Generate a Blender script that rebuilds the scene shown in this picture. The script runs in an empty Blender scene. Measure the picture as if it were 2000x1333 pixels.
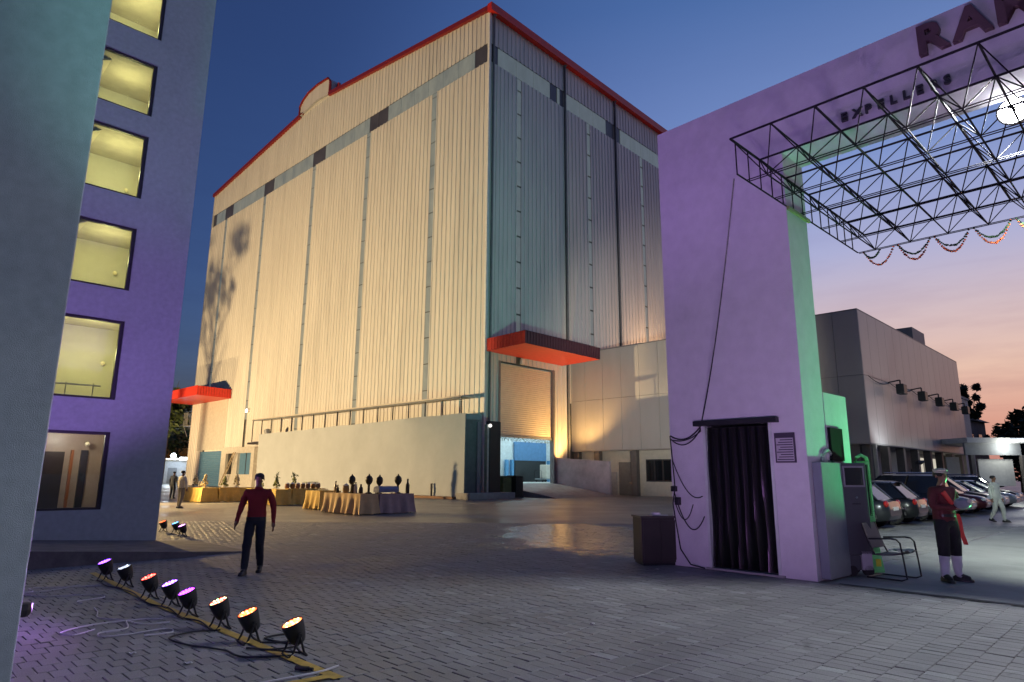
import bpy, bmesh, math, random
import numpy as np
from mathutils import Vector, Matrix
random.seed(7)
S = bpy.context.scene
COL = S.collection
R = math.radians

# ------------------------------------------------------------------ camera
cam = bpy.data.cameras.new('camera'); cam_o = bpy.data.objects.new('camera', cam); COL.objects.link(cam_o)
S.camera = cam_o
cam.sensor_width = 36; cam.lens = 22.86; cam.clip_start = .05; cam.clip_end = 3000
_p, _r = R(11.66), R(.36)
_r0 = Vector((1, 0, 0)); _u0 = Vector((0, -math.sin(_p), math.cos(_p))); _f = Vector((0, math.cos(_p), math.sin(_p)))
_ri = _r0*math.cos(_r) + _u0*math.sin(_r); _up = _u0*math.cos(_r) - _r0*math.sin(_r)
cam_o.matrix_world = Matrix(((_ri.x, _up.x, -_f.x, 0), (_ri.y, _up.y, -_f.y, 0), (_ri.z, _up.z, -_f.z, 1.6), (0, 0, 0, 1)))

# ------------------------------------------------------------------ dusk sky
SUN_AZ = 58.0
W = bpy.data.worlds.new('World'); S.world = W; W.use_nodes = True
nt = W.node_tree; N = nt.nodes; L = nt.links
bg = N['Background']
def vm(op, a, b):
    n = N.new('ShaderNodeVectorMath'); n.operation = op
    for i, q in enumerate((a, b)):
        if q is None: continue
        if hasattr(q, 'links'): L.new(q, n.inputs[i])
        else: n.inputs[i].default_value = q
    return n
def mm(op, a, b=None, clamp=False):
    n = N.new('ShaderNodeMath'); n.operation = op; n.use_clamp = clamp
    for i, q in enumerate((a, b)):
        if q is None: continue
        if hasattr(q, 'links'): L.new(q, n.inputs[i])
        else: n.inputs[i].default_value = q
    return n.outputs[0]
sky = N.new('ShaderNodeTexSky'); sky.sky_type = 'NISHITA'; sky.sun_disc = False
sky.sun_elevation = R(-2.0); sky.sun_rotation = R(SUN_AZ); sky.ozone_density = 3
tc = N.new('ShaderNodeTexCoord')
nrm = vm('NORMALIZE', tc.outputs['Generated'], None).outputs[0]
sep = N.new('ShaderNodeSeparateXYZ'); L.new(nrm, sep.inputs[0])
el = mm('MAXIMUM', sep.outputs[2], 0.0)
flat = vm('NORMALIZE', vm('MULTIPLY', nrm, (1, 1, 0)).outputs[0], None).outputs[0]
tow = vm('DOT_PRODUCT', flat, (math.sin(R(SUN_AZ)), math.cos(R(SUN_AZ)), 0)).outputs['Value']
tow01 = mm('MULTIPLY_ADD', tow, .5); tow01.node.inputs[2].default_value = .5
ss = N.new('ShaderNodeMapRange'); ss.interpolation_type = 'SMOOTHSTEP'; ss.inputs[1].default_value = .60; ss.inputs[2].default_value = .97; L.new(tow01, ss.inputs[0])
ramp = N.new('ShaderNodeValToRGB'); L.new(el, ramp.inputs[0]); re_ = ramp.color_ramp.elements
re_[0].position = 0; re_[0].color = (.50, .21, .17, 1); re_[1].position = 1; re_[1].color = (.028, .075, .21, 1)
for p_, c_ in ((.07, (.66, .33, .25)), (.14, (.75, .50, .40)), (.215, (.60, .47, .50)), (.30, (.40, .41, .62)), (.42, (.20, .28, .56)), (.62, (.07, .145, .36))):
    e_ = re_.new(p_); e_.color = (*c_, 1)
# thin streaks of cloud low over the sunset
cm = N.new('ShaderNodeMapping'); cm.inputs['Scale'].default_value = (3.0, 3.0, 22.0); L.new(nrm, cm.inputs[0])
cn = N.new('ShaderNodeTexNoise'); cn.inputs['Scale'].default_value = 1.6; cn.inputs['Detail'].default_value = 6; cn.inputs['Roughness'].default_value = .6
L.new(cm.outputs[0], cn.inputs[0])
cr = N.new('ShaderNodeMapRange'); cr.inputs[1].default_value = .46; cr.inputs[2].default_value = .64; L.new(cn.outputs[0], cr.inputs[0])
base = vm('MULTIPLY', sky.outputs[0], (1.66, 1.98, 2.05)).outputs[0]
dim = mm('MULTIPLY_ADD', mm('POWER', tow01, 2.0), .55); dim.node.inputs[2].default_value = .55
base = vm('SCALE', base, None); L.new(dim, base.inputs['Scale']); base = base.outputs[0]
gm = N.new('ShaderNodeMix'); gm.data_type = 'RGBA'; L.new(ss.outputs[0], gm.inputs['Factor']); L.new(base, gm.inputs['A']); L.new(ramp.outputs[0], gm.inputs['B'])
tot = gm.outputs['Result']
cl = N.new('ShaderNodeMix'); cl.data_type = 'RGBA'
cf = mm('MULTIPLY', mm('MULTIPLY', cr.outputs[0], mm('EXPONENT', mm('MULTIPLY', el, -5.0))), .6, True)
L.new(cf, cl.inputs['Factor']); L.new(tot, cl.inputs['A'])
L.new(vm('MULTIPLY', tot, (.68, .62, .72)).outputs[0], cl.inputs['B'])
L.new(cl.outputs['Result'], bg.inputs[0]); bg.inputs[1].default_value = 1.07

sun = bpy.data.lights.new('sunset_glow', 'SUN'); sun.energy = .05; sun.angle = R(25); sun.color = (1, .62, .45)
sun_o = bpy.data.objects.new('sunset_glow', sun); COL.objects.link(sun_o)
sun_o.rotation_euler = Vector((-math.sin(R(SUN_AZ)), -math.cos(R(SUN_AZ)), -math.tan(R(4)))).to_track_quat('-Z', 'Y').to_euler()

S.view_settings.view_transform = 'Standard'; S.view_settings.look = 'None'; S.view_settings.gamma = 1; S.view_settings.exposure = 0
S.view_settings.use_curve_mapping = False
S.cycles.use_denoising = True; S.cycles.sample_clamp_indirect = 6; S.cycles.max_bounces = 8
S.cycles.caustics_reflective = False; S.cycles.caustics_refractive = False
try: S.cycles.denoiser = 'OPENIMAGEDENOISE'
except Exception: pass

# ------------------------------------------------------------------ materials
MATS = {}
def pm(name, col, rough=.6, metal=0, var=.12, scale=3.0, bump=0, bscale=60, emit=None, estr=0, spec=.5, coat=0, dirt=0, stretch=(1, 1, 1), trans=0):
    if name in MATS: return MATS[name]
    m = bpy.data.materials.new(name); m.use_nodes = True; t = m.node_tree; b = t.nodes['Principled BSDF']
    MATS[name] = m
    b.inputs['Roughness'].default_value = rough; b.inputs['Metallic'].default_value = metal
    b.inputs['Specular IOR Level'].default_value = spec
    if coat: b.inputs['Coat Weight'].default_value = coat; b.inputs['Coat Roughness'].default_value = .05
    if trans: b.inputs['Transmission Weight'].default_value = trans; b.inputs['IOR'].default_value = 1.0 + .1*trans
    tcn = t.nodes.new('ShaderNodeTexCoord'); mp = t.nodes.new('ShaderNodeMapping'); mp.inputs['Scale'].default_value = stretch
    t.links.new(tcn.outputs['Object'], mp.inputs[0])
    n = t.nodes.new('ShaderNodeTexNoise'); n.inputs['Scale'].default_value = scale; n.inputs['Detail'].default_value = 6; n.inputs['Roughness'].default_value = .6
    t.links.new(mp.outputs[0], n.inputs[0])
    mr = t.nodes.new('ShaderNodeMapRange'); mr.inputs[1].default_value = .3; mr.inputs[2].default_value = .7
    mr.inputs[3].default_value = 1-var; mr.inputs[4].default_value = 1+var; t.links.new(n.outputs[0], mr.inputs[0])
    mx = t.nodes.new('ShaderNodeVectorMath'); mx.operation = 'SCALE'; mx.inputs[0].default_value = col[:3]
    t.links.new(mr.outputs[0], mx.inputs['Scale'])
    out = mx.outputs[0]
    if dirt:
        d = t.nodes.new('ShaderNodeTexNoise'); d.inputs['Scale'].default_value = .45; d.inputs['Detail'].default_value = 9; d.inputs['Roughness'].default_value = .72
        t.links.new(mp.outputs[0], d.inputs[0])
        dr = t.nodes.new('ShaderNodeMapRange'); dr.inputs[1].default_value = .5; dr.inputs[2].default_value = .75; dr.inputs[3].default_value = 1; dr.inputs[4].default_value = 1-dirt
        t.links.new(d.outputs[0], dr.inputs[0])
        m2 = t.nodes.new('ShaderNodeVectorMath'); m2.operation = 'SCALE'; t.links.new(out, m2.inputs[0]); t.links.new(dr.outputs[0], m2.inputs['Scale']); out = m2.outputs[0]
    t.links.new(out, b.inputs['Base Color'])
    if bump:
        bn = t.nodes.new('ShaderNodeTexNoise'); bn.inputs['Scale'].default_value = bscale; bn.inputs['Detail'].default_value = 4
        t.links.new(tcn.outputs['Object'], bn.inputs[0])
        bp = t.nodes.new('ShaderNodeBump'); bp.inputs['Strength'].default_value = bump; bp.inputs['Distance'].default_value = .02
        t.links.new(bn.outputs[0], bp.inputs['Height']); t.links.new(bp.outputs[0], b.inputs['Normal'])
    if emit:
        b.inputs['Emission Color'].default_value = (*emit, 1); b.inputs['Emission Strength'].default_value = estr
    return m
def glass(name, tint=(.9, .95, 1), rough=.02):
    if name in MATS: return MATS[name]
    m = bpy.data.materials.new(name); m.use_nodes = True; t = m.node_tree; MATS[name] = m
    b = t.nodes['Principled BSDF']; t.nodes.remove(b); o = t.nodes['Material Output']
    tr = t.nodes.new('ShaderNodeBsdfTransparent'); tr.inputs[0].default_value = (*tint, 1)
    gl = t.nodes.new('ShaderNodeBsdfGlossy'); gl.inputs['Roughness'].default_value = rough
    fr = t.nodes.new('ShaderNodeFresnel'); fr.inputs[0].default_value = 1.45
    mx = t.nodes.new('ShaderNodeMixShader'); t.links.new(fr.outputs[0], mx.inputs[0]); t.links.new(tr.outputs[0], mx.inputs[1]); t.links.new(gl.outputs[0], mx.inputs[2])
    t.links.new(mx.outputs[0], o.inputs[0]); return m

PLASTER = pm('plaster_stucco', (.40, .455, .47), .88, bump=.34, bscale=150, var=.10, scale=9, dirt=.22)
PLASTER2 = pm('plaster_gate', (.60, .57, .60), .85, bump=.4, bscale=60, var=.06, scale=4, dirt=.2)
CLAD = pm('cladding_cream', (.66, .63, .58), .45, var=.10, scale=1.6, dirt=.16, stretch=(1, 1, .07))
CLADJ = pm('cladding_joint', (.09, .09, .09), .6)
RED = pm('red_trim', (.62, .03, .012), .45, var=.1)
REDD = pm('red_soffit', (.62, .05, .02), .5, var=.1)
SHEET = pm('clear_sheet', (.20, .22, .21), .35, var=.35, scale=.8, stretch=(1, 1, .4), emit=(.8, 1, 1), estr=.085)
SHEETD = pm('dark_sheet', (.07, .07, .085), .4, var=.25, scale=.7)
STEEL = pm('dark_steel', (.05, .045, .05), .55, metal=.3, var=.2, scale=8)
STEELG = pm('grey_steel', (.32, .33, .34), .45, metal=.5, var=.15)
BLACK = pm('black_plastic', (.016, .016, .018), .45, var=.2)
WHITEP = pm('white_paint', (.74, .73, .70), .7, var=.08, dirt=.15)
CONC = pm('concrete', (.30, .29, .275), .8, var=.18, scale=2.5, bump=.3, bscale=30, dirt=.3)
CONCD = pm('old_concrete', (.17, .155, .145), .85, var=.3, scale=3, bump=.5, bscale=18, dirt=.45)
BLUE = pm('blue_shutter', (.10, .22, .36), .5, var=.1)
OFF = pm('composite_panel', (.40, .385, .37), .38, var=.05, scale=.8, dirt=.12, stretch=(1, 1, .25))
OFFJ = pm('panel_backing', (.10, .10, .10), .7)
GLASSW = glass('window_glass')
GLASSD = pm('dark_glass', (.012, .014, .018), .06, var=.1, coat=.3)
RUBBER = pm('rubber', (.018, .018, .018), .8)
CHROME = pm('alloy', (.55, .56, .58), .22, metal=1, var=.05)

# ------------------------------------------------------------------ mesh helpers
class MB:
    def __init__(s): s.v = []; s.f = []; s.m = []
    def add(s, vs, fs, mi=0):
        o = len(s.v); s.v += [tuple(p) for p in vs]; s.f += [tuple(i+o for i in f) for f in fs]; s.m += [mi]*len(fs); return s
    def box(s, x0, x1, y0, y1, z0, z1, mi=0):
        return s.add([(x0, y0, z0), (x1, y0, z0), (x1, y1, z0), (x0, y1, z0), (x0, y0, z1), (x1, y0, z1), (x1, y1, z1), (x0, y1, z1)],
                     [(0, 3, 2, 1), (4, 5, 6, 7), (0, 1, 5, 4), (1, 2, 6, 5), (2, 3, 7, 6), (3, 0, 4, 7)], mi)
    def quad(s, a, b, c, d, mi=0): return s.add([a, b, c, d], [(0, 1, 2, 3)], mi)
    def prism(s, poly, z0, z1, axis='z', mi=0):
        n = len(poly)
        def P(a, b, c):
            return {'z': (a, b, c), 'y': (a, c, b), 'x': (c, a, b)}[axis]
        vs = [P(a, b, z0) for a, b in poly] + [P(a, b, z1) for a, b in poly]
        fs = [tuple(range(n))[::-1], tuple(range(n, 2*n))] + [(i, (i+1) % n, n+(i+1) % n, n+i) for i in range(n)]
        return s.add(vs, fs, mi)
    def tube(s, a, b, r, n=6, r2=None, mi=0, cap=True):
        a = Vector(a); b = Vector(b); d = (b-a)
        if d.length < 1e-6: return s
        q = d.normalized(); t = Vector((0, 0, 1)) if abs(q.z) < .9 else Vector((1, 0, 0))
        e = q.cross(t).normalized(); g = q.cross(e); r2 = r if r2 is None else r2
        vs = []
        for c, rr in ((a, r), (b, r2)):
            for i in range(n):
                w = 2*math.pi*i/n; vs.append(c+e*(rr*math.cos(w))+g*(rr*math.sin(w)))
        fs = [(i, (i+1) % n, n+(i+1) % n, n+i) for i in range(n)]
        if cap: fs += [tuple(range(n))[::-1], tuple(range(n, 2*n))]
        return s.add(vs, fs, mi)
    def path(s, pts, r, n=5, mi=0):
        pts = [Vector(p) for p in pts]; o = len(s.v); k = len(pts); up = Vector((0, 0, 1))
        for i, p in enumerate(pts):
            d = (pts[min(i+1, k-1)]-pts[max(i-1, 0)])
            d = d.normalized() if d.length > 1e-7 else Vector((1, 0, 0))
            t = up if abs(d.z) < .9 else Vector((1, 0, 0))
            e = d.cross(t).normalized(); g = d.cross(e)
            for j in range(n):
                w = 2*math.pi*j/n; s.v.append(tuple(p+e*(r*math.cos(w))+g*(r*math.sin(w))))
        for i in range(k-1):
            for j in range(n):
                s.f.append((o+i*n+j, o+i*n+(j+1) % n, o+(i+1)*n+(j+1) % n, o+(i+1)*n+j)); s.m.append(mi)
        return s
    def lathe(s, prof, n=16, c=(0, 0, 0), mi=0, M=None):
        o = len(s.v); k = len(prof)
        for r, z in prof:
            for j in range(n):
                w = 2*math.pi*j/n; p = Vector((r*math.cos(w), r*math.sin(w), z))
                if M: p = M @ p
                s.v.append((p.x+c[0], p.y+c[1], p.z+c[2]))
        for i in range(k-1):
            for j in range(n):
                s.f.append((o+i*n+j, o+i*n+(j+1) % n, o+(i+1)*n+(j+1) % n, o+(i+1)*n+j)); s.m.append(mi)
        s.f.append(tuple(o+j for j in range(n))[::-1]); s.m.append(mi)
        s.f.append(tuple(o+(k-1)*n+j for j in range(n))); s.m.append(mi)
        return s
    def sphere(s, c, r, n=10, k=7, sc=(1, 1, 1), mi=0):
        prof = [(max(1e-4, r*math.sin(math.pi*i/k)), -r*math.cos(math.pi*i/k)) for i in range(k+1)]
        M = Matrix.Diagonal((*sc,))
        return s.lathe(prof, n, c, mi, M)
    def mesh(s, name, mats, smooth=False):
        me = bpy.data.meshes.new(name); me.from_pydata(s.v, [], s.f)
        for m in (mats if isinstance(mats, (list, tuple)) else [mats]): me.materials.append(m)
        if any(s.m): me.polygons.foreach_set('material_index', s.m)
        if smooth:
            me.polygons.foreach_set('use_smooth', [True]*len(me.polygons))
            try: me.set_sharp_from_angle(angle=R(40))
            except Exception: pass
        me.update(); return me
def link(name, data, parent=None, loc=(0, 0, 0), rz=0):
    o = bpy.data.objects.new(name, data); COL.objects.link(o); o.location = loc
    o.rotation_euler = (0, 0, rz)
    if parent: o.parent = parent
    return o
def part(name, mb, mats, parent=None, smooth=False, loc=(0, 0, 0), bevel=0):
    o = link(name, mb.mesh(name, mats, smooth), parent, loc)
    if bevel:
        b = o.modifiers.new('bevel', 'BEVEL'); b.width = bevel; b.segments = 2; b.limit_method = 'ANGLE'
    return o
def tag(o, label=None, cat=None, group=None, kind=None):
    if label: o['label'] = label
    if cat: o['category'] = cat
    if group: o['group'] = group
    if kind: o['kind'] = kind
    return o
def thing(name, loc, rz, label, cat, group=None):
    return tag(link(name, None, None, loc, rz), label, cat, group)
def copy_tree(o, parent=None):
    c = o.copy(); COL.objects.link(c)
    if parent: c.parent = parent
    for ch in list(o.children): copy_tree(ch, c)
    return c
def spot(name, loc, tgt, col, power, ang=60, blend=.6, rad=.08, parent=None):
    l = bpy.data.lights.new(name, 'SPOT'); l.energy = power; l.color = col; l.spot_size = R(ang); l.spot_blend = blend; l.shadow_soft_size = rad
    o = link(name, l, parent, loc); o.rotation_euler = (Vector(tgt)-Vector(loc)).to_track_quat('-Z', 'Y').to_euler(); return o
def point(name, loc, col, power, rad=.1, parent=None):
    l = bpy.data.lights.new(name, 'POINT'); l.energy = power; l.color = col; l.shadow_soft_size = rad
    return link(name, l, parent, loc)
def catenary(a, b, sag, n=14):
    a = Vector(a); b = Vector(b)
    return [a.lerp(b, i/n) + Vector((0, 0, -sag*4*(i/n)*(1-i/n))) for i in range(n+1)]
def az(a): a = R(a); return Vector((math.sin(a), math.cos(a), 0))

# shared frames (local +X runs away to the far right, local +Y away to the far left)
T_LOC, T_ROT = (-8.23, 15.71, 0), R(45)
G_LOC, G_ROT = (4.79, 10.68, 0), R(43.7)
S_LOC, S_ROT = (-2.15, 51.1, 0), R(46.5)
O_LOC, O_ROT = (22.8, 41.7, 0), R(45)
def frame(loc, rot): return Matrix.Translation(loc) @ Matrix.Rotation(rot, 4, 'Z')
FT, FG, FS, FO = frame(T_LOC, T_ROT), frame(G_LOC, G_ROT), frame(S_LOC, S_ROT), frame(O_LOC, O_ROT)

# ------------------------------------------------------------------ ground
def brick_mat():
    m = bpy.data.materials.new('paving_far'); m.use_nodes = True; t = m.node_tree; b = t.nodes['Principled BSDF']
    tcn = t.nodes.new('ShaderNodeTexCoord'); mp = t.nodes.new('ShaderNodeMapping'); mp.inputs['Rotation'].default_value = (0, 0, R(-45))
    t.links.new(tcn.outputs['Object'], mp.inputs[0])
    br = t.nodes.new('ShaderNodeTexBrick'); br.inputs['Scale'].default_value = 1; br.inputs['Brick Width'].default_value = .14; br.inputs['Row Height'].default_value = .229
    br.inputs['Mortar Size'].default_value = .006; br.inputs['Color1'].default_value = (.25, .24, .23, 1); br.inputs['Color2'].default_value = (.19, .183, .176, 1); br.inputs['Mortar'].default_value = (.085, .08, .076, 1)
    t.links.new(mp.outputs[0], br.inputs[0])
    n = t.nodes.new('ShaderNodeTexNoise'); n.inputs['Scale'].default_value = .35; n.inputs['Detail'].default_value = 8; t.links.new(tcn.outputs['Object'], n.inputs[0])
    mr = t.nodes.new('ShaderNodeMapRange'); mr.inputs[1].default_value = .3; mr.inputs[2].default_value = .7; mr.inputs[3].default_value = .7; mr.inputs[4].default_value = 1.25; t.links.new(n.outputs[0], mr.inputs[0])
    sc = t.nodes.new('ShaderNodeVectorMath'); sc.operation = 'SCALE'; t.links.new(br.outputs[0], sc.inputs[0]); t.links.new(mr.outputs[0], sc.inputs['Scale'])
    t.links.new(sc.outputs[0], b.inputs['Base Color'])
    rr = t.nodes.new('ShaderNodeMapRange'); rr.inputs[1].default_value = .35; rr.inputs[2].default_value = .65; rr.inputs[3].default_value = .28; rr.inputs[4].default_value = .5; t.links.new(n.outputs[0], rr.inputs[0])
    t.links.new(rr.outputs[0], b.inputs['Roughness'])
    bp = t.nodes.new('ShaderNodeBump'); bp.inputs['Strength'].default_value = .35; bp.inputs['Distance'].default_value = .01; t.links.new(br.outputs[0], bp.inputs['Height']); t.links.new(bp.outputs[0], b.inputs['Normal'])
    return m
def paver_mat():
    m = bpy.data.materials.new('paver_concrete'); m.use_nodes = True; t = m.node_tree; b = t.nodes['Principled BSDF']
    geo = t.nodes.new('ShaderNodeNewGeometry'); oi = t.nodes.new('ShaderNodeObjectInfo')
    ad = t.nodes.new('ShaderNodeMath'); ad.operation = 'ADD'; t.links.new(geo.outputs['Random Per Island'], ad.inputs[0]); t.links.new(oi.outputs['Random'], ad.inputs[1])
    fr = t.nodes.new('ShaderNodeMath'); fr.operation = 'FRACT'; t.links.new(ad.outputs[0], fr.inputs[0])
    cr_ = t.nodes.new('ShaderNodeValToRGB'); e = cr_.color_ramp.elements
    e[0].color = (.205, .197, .190, 1); e[1].color = (.245, .237, .227, 1); e[1].position = .93
    k = e.new(1.0); k.color = (.31, .305, .297, 1)
    t.links.new(fr.outputs[0], cr_.inputs[0])
    n = t.nodes.new('ShaderNodeTexNoise'); n.inputs['Scale'].default_value = .55; n.inputs['Detail'].default_value = 9; n.inputs['Roughness'].default_value = .65
    t.links.new(geo.outputs['Position'], n.inputs[0])
    mr = t.nodes.new('ShaderNodeMapRange'); mr.inputs[1].default_value = .3; mr.inputs[2].default_value = .7; mr.inputs[3].default_value = .66; mr.inputs[4].default_value = 1.28; t.links.new(n.outputs[0], mr.inputs[0])
    n2 = t.nodes.new('ShaderNodeTexNoise'); n2.inputs['Scale'].default_value = 90; n2.inputs['Detail'].default_value = 3; t.links.new(geo.outputs['Position'], n2.inputs[0])
    m2 = t.nodes.new('ShaderNodeMapRange'); m2.inputs[1].default_value = .3; m2.inputs[2].default_value = .7; m2.inputs[3].default_value = .8; m2.inputs[4].default_value = 1.2; t.links.new(n2.outputs[0], m2.inputs[0])
    ml = t.nodes.new('ShaderNodeMath'); ml.operation = 'MULTIPLY'; t.links.new(mr.outputs[0], ml.inputs[0]); t.links.new(m2.outputs[0], ml.inputs[1])
    n3 = t.nodes.new('ShaderNodeTexNoise'); n3.inputs['Scale'].default_value = .9; n3.inputs['Detail'].default_value = 10; n3.inputs['Roughness'].default_value = .72; n3.inputs['Distortion'].default_value = 1.2; t.links.new(geo.outputs['Position'], n3.inputs[0])
    m3 = t.nodes.new('ShaderNodeMapRange'); m3.inputs[1].default_value = .60; m3.inputs[2].default_value = .70; m3.inputs[3].default_value = 1; m3.inputs[4].default_value = .42; t.links.new(n3.outputs[0], m3.inputs[0])
    mk = t.nodes.new('ShaderNodeMath'); mk.operation = 'MULTIPLY'; t.links.new(ml.outputs[0], mk.inputs[0]); t.links.new(m3.outputs[0], mk.inputs[1]); ml = mk
    sc = t.nodes.new('ShaderNodeVectorMath'); sc.operation = 'SCALE'; t.links.new(cr_.outputs[0], sc.inputs[0]); t.links.new(ml.outputs[0], sc.inputs['Scale'])
    t.links.new(sc.outputs[0], b.inputs['Base Color'])
    rr = t.nodes.new('ShaderNodeMapRange'); rr.inputs[1].default_value = .35; rr.inputs[2].default_value = .65; rr.inputs[3].default_value = .50; rr.inputs[4].default_value = .72; t.links.new(n.outputs[0], rr.inputs[0])
    sx = t.nodes.new('ShaderNodeVectorMath'); sx.operation = 'SUBTRACT'; sx.inputs[1].default_value = (1.9, 18.6, 0); t.links.new(geo.outputs['Position'], sx.inputs[0])
    s2 = t.nodes.new('ShaderNodeVectorMath'); s2.operation = 'MULTIPLY'; s2.inputs[1].default_value = (.42, .22, 0); t.links.new(sx.outputs[0], s2.inputs[0])
    ln = t.nodes.new('ShaderNodeVectorMath'); ln.operation = 'LENGTH'; t.links.new(s2.outputs[0], ln.inputs[0])
    la = t.nodes.new('ShaderNodeMath'); la.operation = 'ADD'; t.links.new(ln.outputs['Value'], la.inputs[0])
    nn_ = t.nodes.new('ShaderNodeMath'); nn_.operation = 'MULTIPLY_ADD'; nn_.inputs[1].default_value = 1.4; nn_.inputs[2].default_value = -.7; t.links.new(n.outputs[0], nn_.inputs[0]); t.links.new(nn_.outputs[0], la.inputs[1])
    wm = t.nodes.new('ShaderNodeMapRange'); wm.interpolation_type = 'SMOOTHSTEP'; wm.inputs[1].default_value = .75; wm.inputs[2].default_value = 1.15; wm.inputs[3].default_value = 1; wm.inputs[4].default_value = 0; t.links.new(la.outputs[0], wm.inputs[0])
    wx = t.nodes.new('ShaderNodeMix'); t.links.new(wm.outputs[0], wx.inputs['Factor']); t.links.new(rr.outputs[0], wx.inputs['A']); wx.inputs['B'].default_value = .16
    t.links.new(wx.outputs['Result'], b.inputs['Roughness'])
    bp = t.nodes.new('ShaderNodeBump'); bp.inputs['Strength'].default_value = .35; bp.inputs['Distance'].default_value = .004; t.links.new(n2.outputs[0], bp.inputs['Height']); t.links.new(bp.outputs[0], b.inputs['Normal'])
    return m
PAVE_FAR = brick_mat(); PAVER = paver_mat()
g = MB(); g.quad((-900, -400, -.0085), (900, -400, -.0085), (900, 1200, -.0085), (-900, 1200, -.0085))
ground = tag(part('ground', g, PAVE_FAR), kind='structure')
# parking yard beyond the gate: one concrete sheet
pk = MB(); P = lambda x, y, z=0: tuple(FG @ Vector((x, y, z)))
pk.add([P(.05, -.02, 0), P(60, -.02, 0), P(60, -60, 0), P(.05, -60, 0)], [(0, 3, 2, 1)])
tag(part('parking_yard', pk, pm('yard_concrete', (.27, .265, .255), .7, var=.16, scale=.7, bump=.25, bscale=25, dirt=.35)), kind='structure')

# paving blocks, rows along the far-left direction
PL, PW, GL_, GW_ = .226, .132, .003, .008
def paver_verts():
    hl, hw, c = PL/2, PW/2, .0045
    v = []
    for dx, z in ((0, -.05), (0, -c), (c, 0)):
        v += [(-hw+dx, -hl+dx, z), (hw-dx, -hl+dx, z), (hw-dx, hl-dx, z), (-hw+dx, hl-dx, z)]
    f = []
    for k in (0, 4): f += [(k+i, k+(i+1) % 4, k+4+(i+1) % 4, k+4+i) for i in range(4)]
    f.append((8, 9, 10, 11)); return np.array(v), f
pv, pf = paver_verts()
FP = Matrix.Rotation(R(45), 4, 'Z')
ca, sa = math.cos(R(45)), math.sin(R(45))
rows = []
rng = np.random.default_rng(3)
ginv = FG.inverted(); tinv = FT.inverted()
for i in range(-60, 260):
    for j in range(-10, 200):
        lx = (i+(.5 if j % 2 else 0))*(PW+GW_); ly = j*(PL+GL_)
        x = ca*lx-sa*ly; y = sa*lx+ca*ly
        if y < 4.9 or y > 23 or abs(x) > .84*y+.3: continue
        gx = ginv @ Vector((x, y, 0))
        if gx.x > -.07 and gx.y < 2.68 and (gx.y < .05 or gx.x < .95): continue
        tx = tinv @ Vector((x, y, 0))
        if tx.x < .1 and tx.y > -.1: continue
        rows.append((x+random.gauss(0, .0018), y+random.gauss(0, .0018)))
rows = np.array(rows); dist = np.hypot(rows[:, 0], rows[:, 1])
vis = (np.abs(rows[:, 0]) < .72*rows[:, 1]) & (rows[:, 1] > 5.55)
order = np.argsort(np.where(vis, dist, 1e6)); near = set(order[:300].tolist())
pmesh = bpy.data.meshes.new('paver'); pmesh.from_pydata(pv.tolist(), [], pf); pmesh.materials.append(PAVER)
rest = [k for k in range(len(rows)) if k not in near]
def jit(k): return rng.normal(0, .0016), rng.normal(0, .011), rng.normal(0, .009), rng.normal(0, .008)
for k in sorted(near):
    o = link('paver', pmesh, ground, (rows[k, 0], rows[k, 1], 0)); dz, rx, ry, rz = jit(k)
    o.location.z = dz; o.rotation_euler = (rx, ry, R(45)+rz)
V = []; F = []
for n_, k in enumerate(rest):
    dz, rx, ry, rz = jit(k); c_, s_ = math.cos(R(45)+rz), math.sin(R(45)+rz)
    q = np.empty_like(pv); q[:, 0] = c_*pv[:, 0]-s_*pv[:, 1]+rows[k, 0]; q[:, 1] = s_*pv[:, 0]+c_*pv[:, 1]+rows[k, 1]
    q[:, 2] = pv[:, 2]+dz+pv[:, 1]*rx-pv[:, 0]*ry; V.append(q)
    F += [tuple(a+n_*12 for a in f) for f in pf]
me = bpy.data.meshes.new('paving_blocks'); me.from_pydata(np.concatenate(V).tolist(), [], F); me.materials.append(PAVER)
tag(link('paving_blocks', me, ground), kind='stuff')

# dark slot of the gate track, yellow line, stains
tr = MB(); tr.add([P(-.02, -.3, .004), P(.10, -.3, .004), P(.10, -9, .004), P(-.02, -9, .004)], [(0, 3, 2, 1)])
tag(part('gate_track_marking', tr, pm('track_steel', (.03, .03, .03), .6)), kind='structure')
YEL = pm('yellow_paint', (.50, .33, .06), .6, var=.3, scale=9, dirt=.5)
def strip(pts, w, z, mat, name):
    m = MB(); pts = [Vector((*p, 0)) for p in pts]; l = []; r_ = []
    for i, p in enumerate(pts):
        d = (pts[min(i+1, len(pts)-1)]-pts[max(i-1, 0)]).normalized(); n = Vector((-d.y, d.x, 0))
        l.append(p+n*w/2); r_.append(p-n*w/2)
    for i in range(len(pts)-1):
        m.quad((l[i].x, l[i].y, z), (r_[i].x, r_[i].y, z), (r_[i+1].x, r_[i+1].y, z), (l[i+1].x, l[i+1].y, z))
    return part(name, m, mat)
tag(strip([(-6.79, 11.11), (-4.45, 8.62), (-2.69, 6.93), (-1.36, 5.62)], .095, .009, YEL, 'yellow_road_marking'), kind='structure')
tag(strip([(-1.45, 5.66), (-2.35, 4.95)], .095, .0135, YEL, 'yellow_road_marking'), kind='structure')

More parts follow.
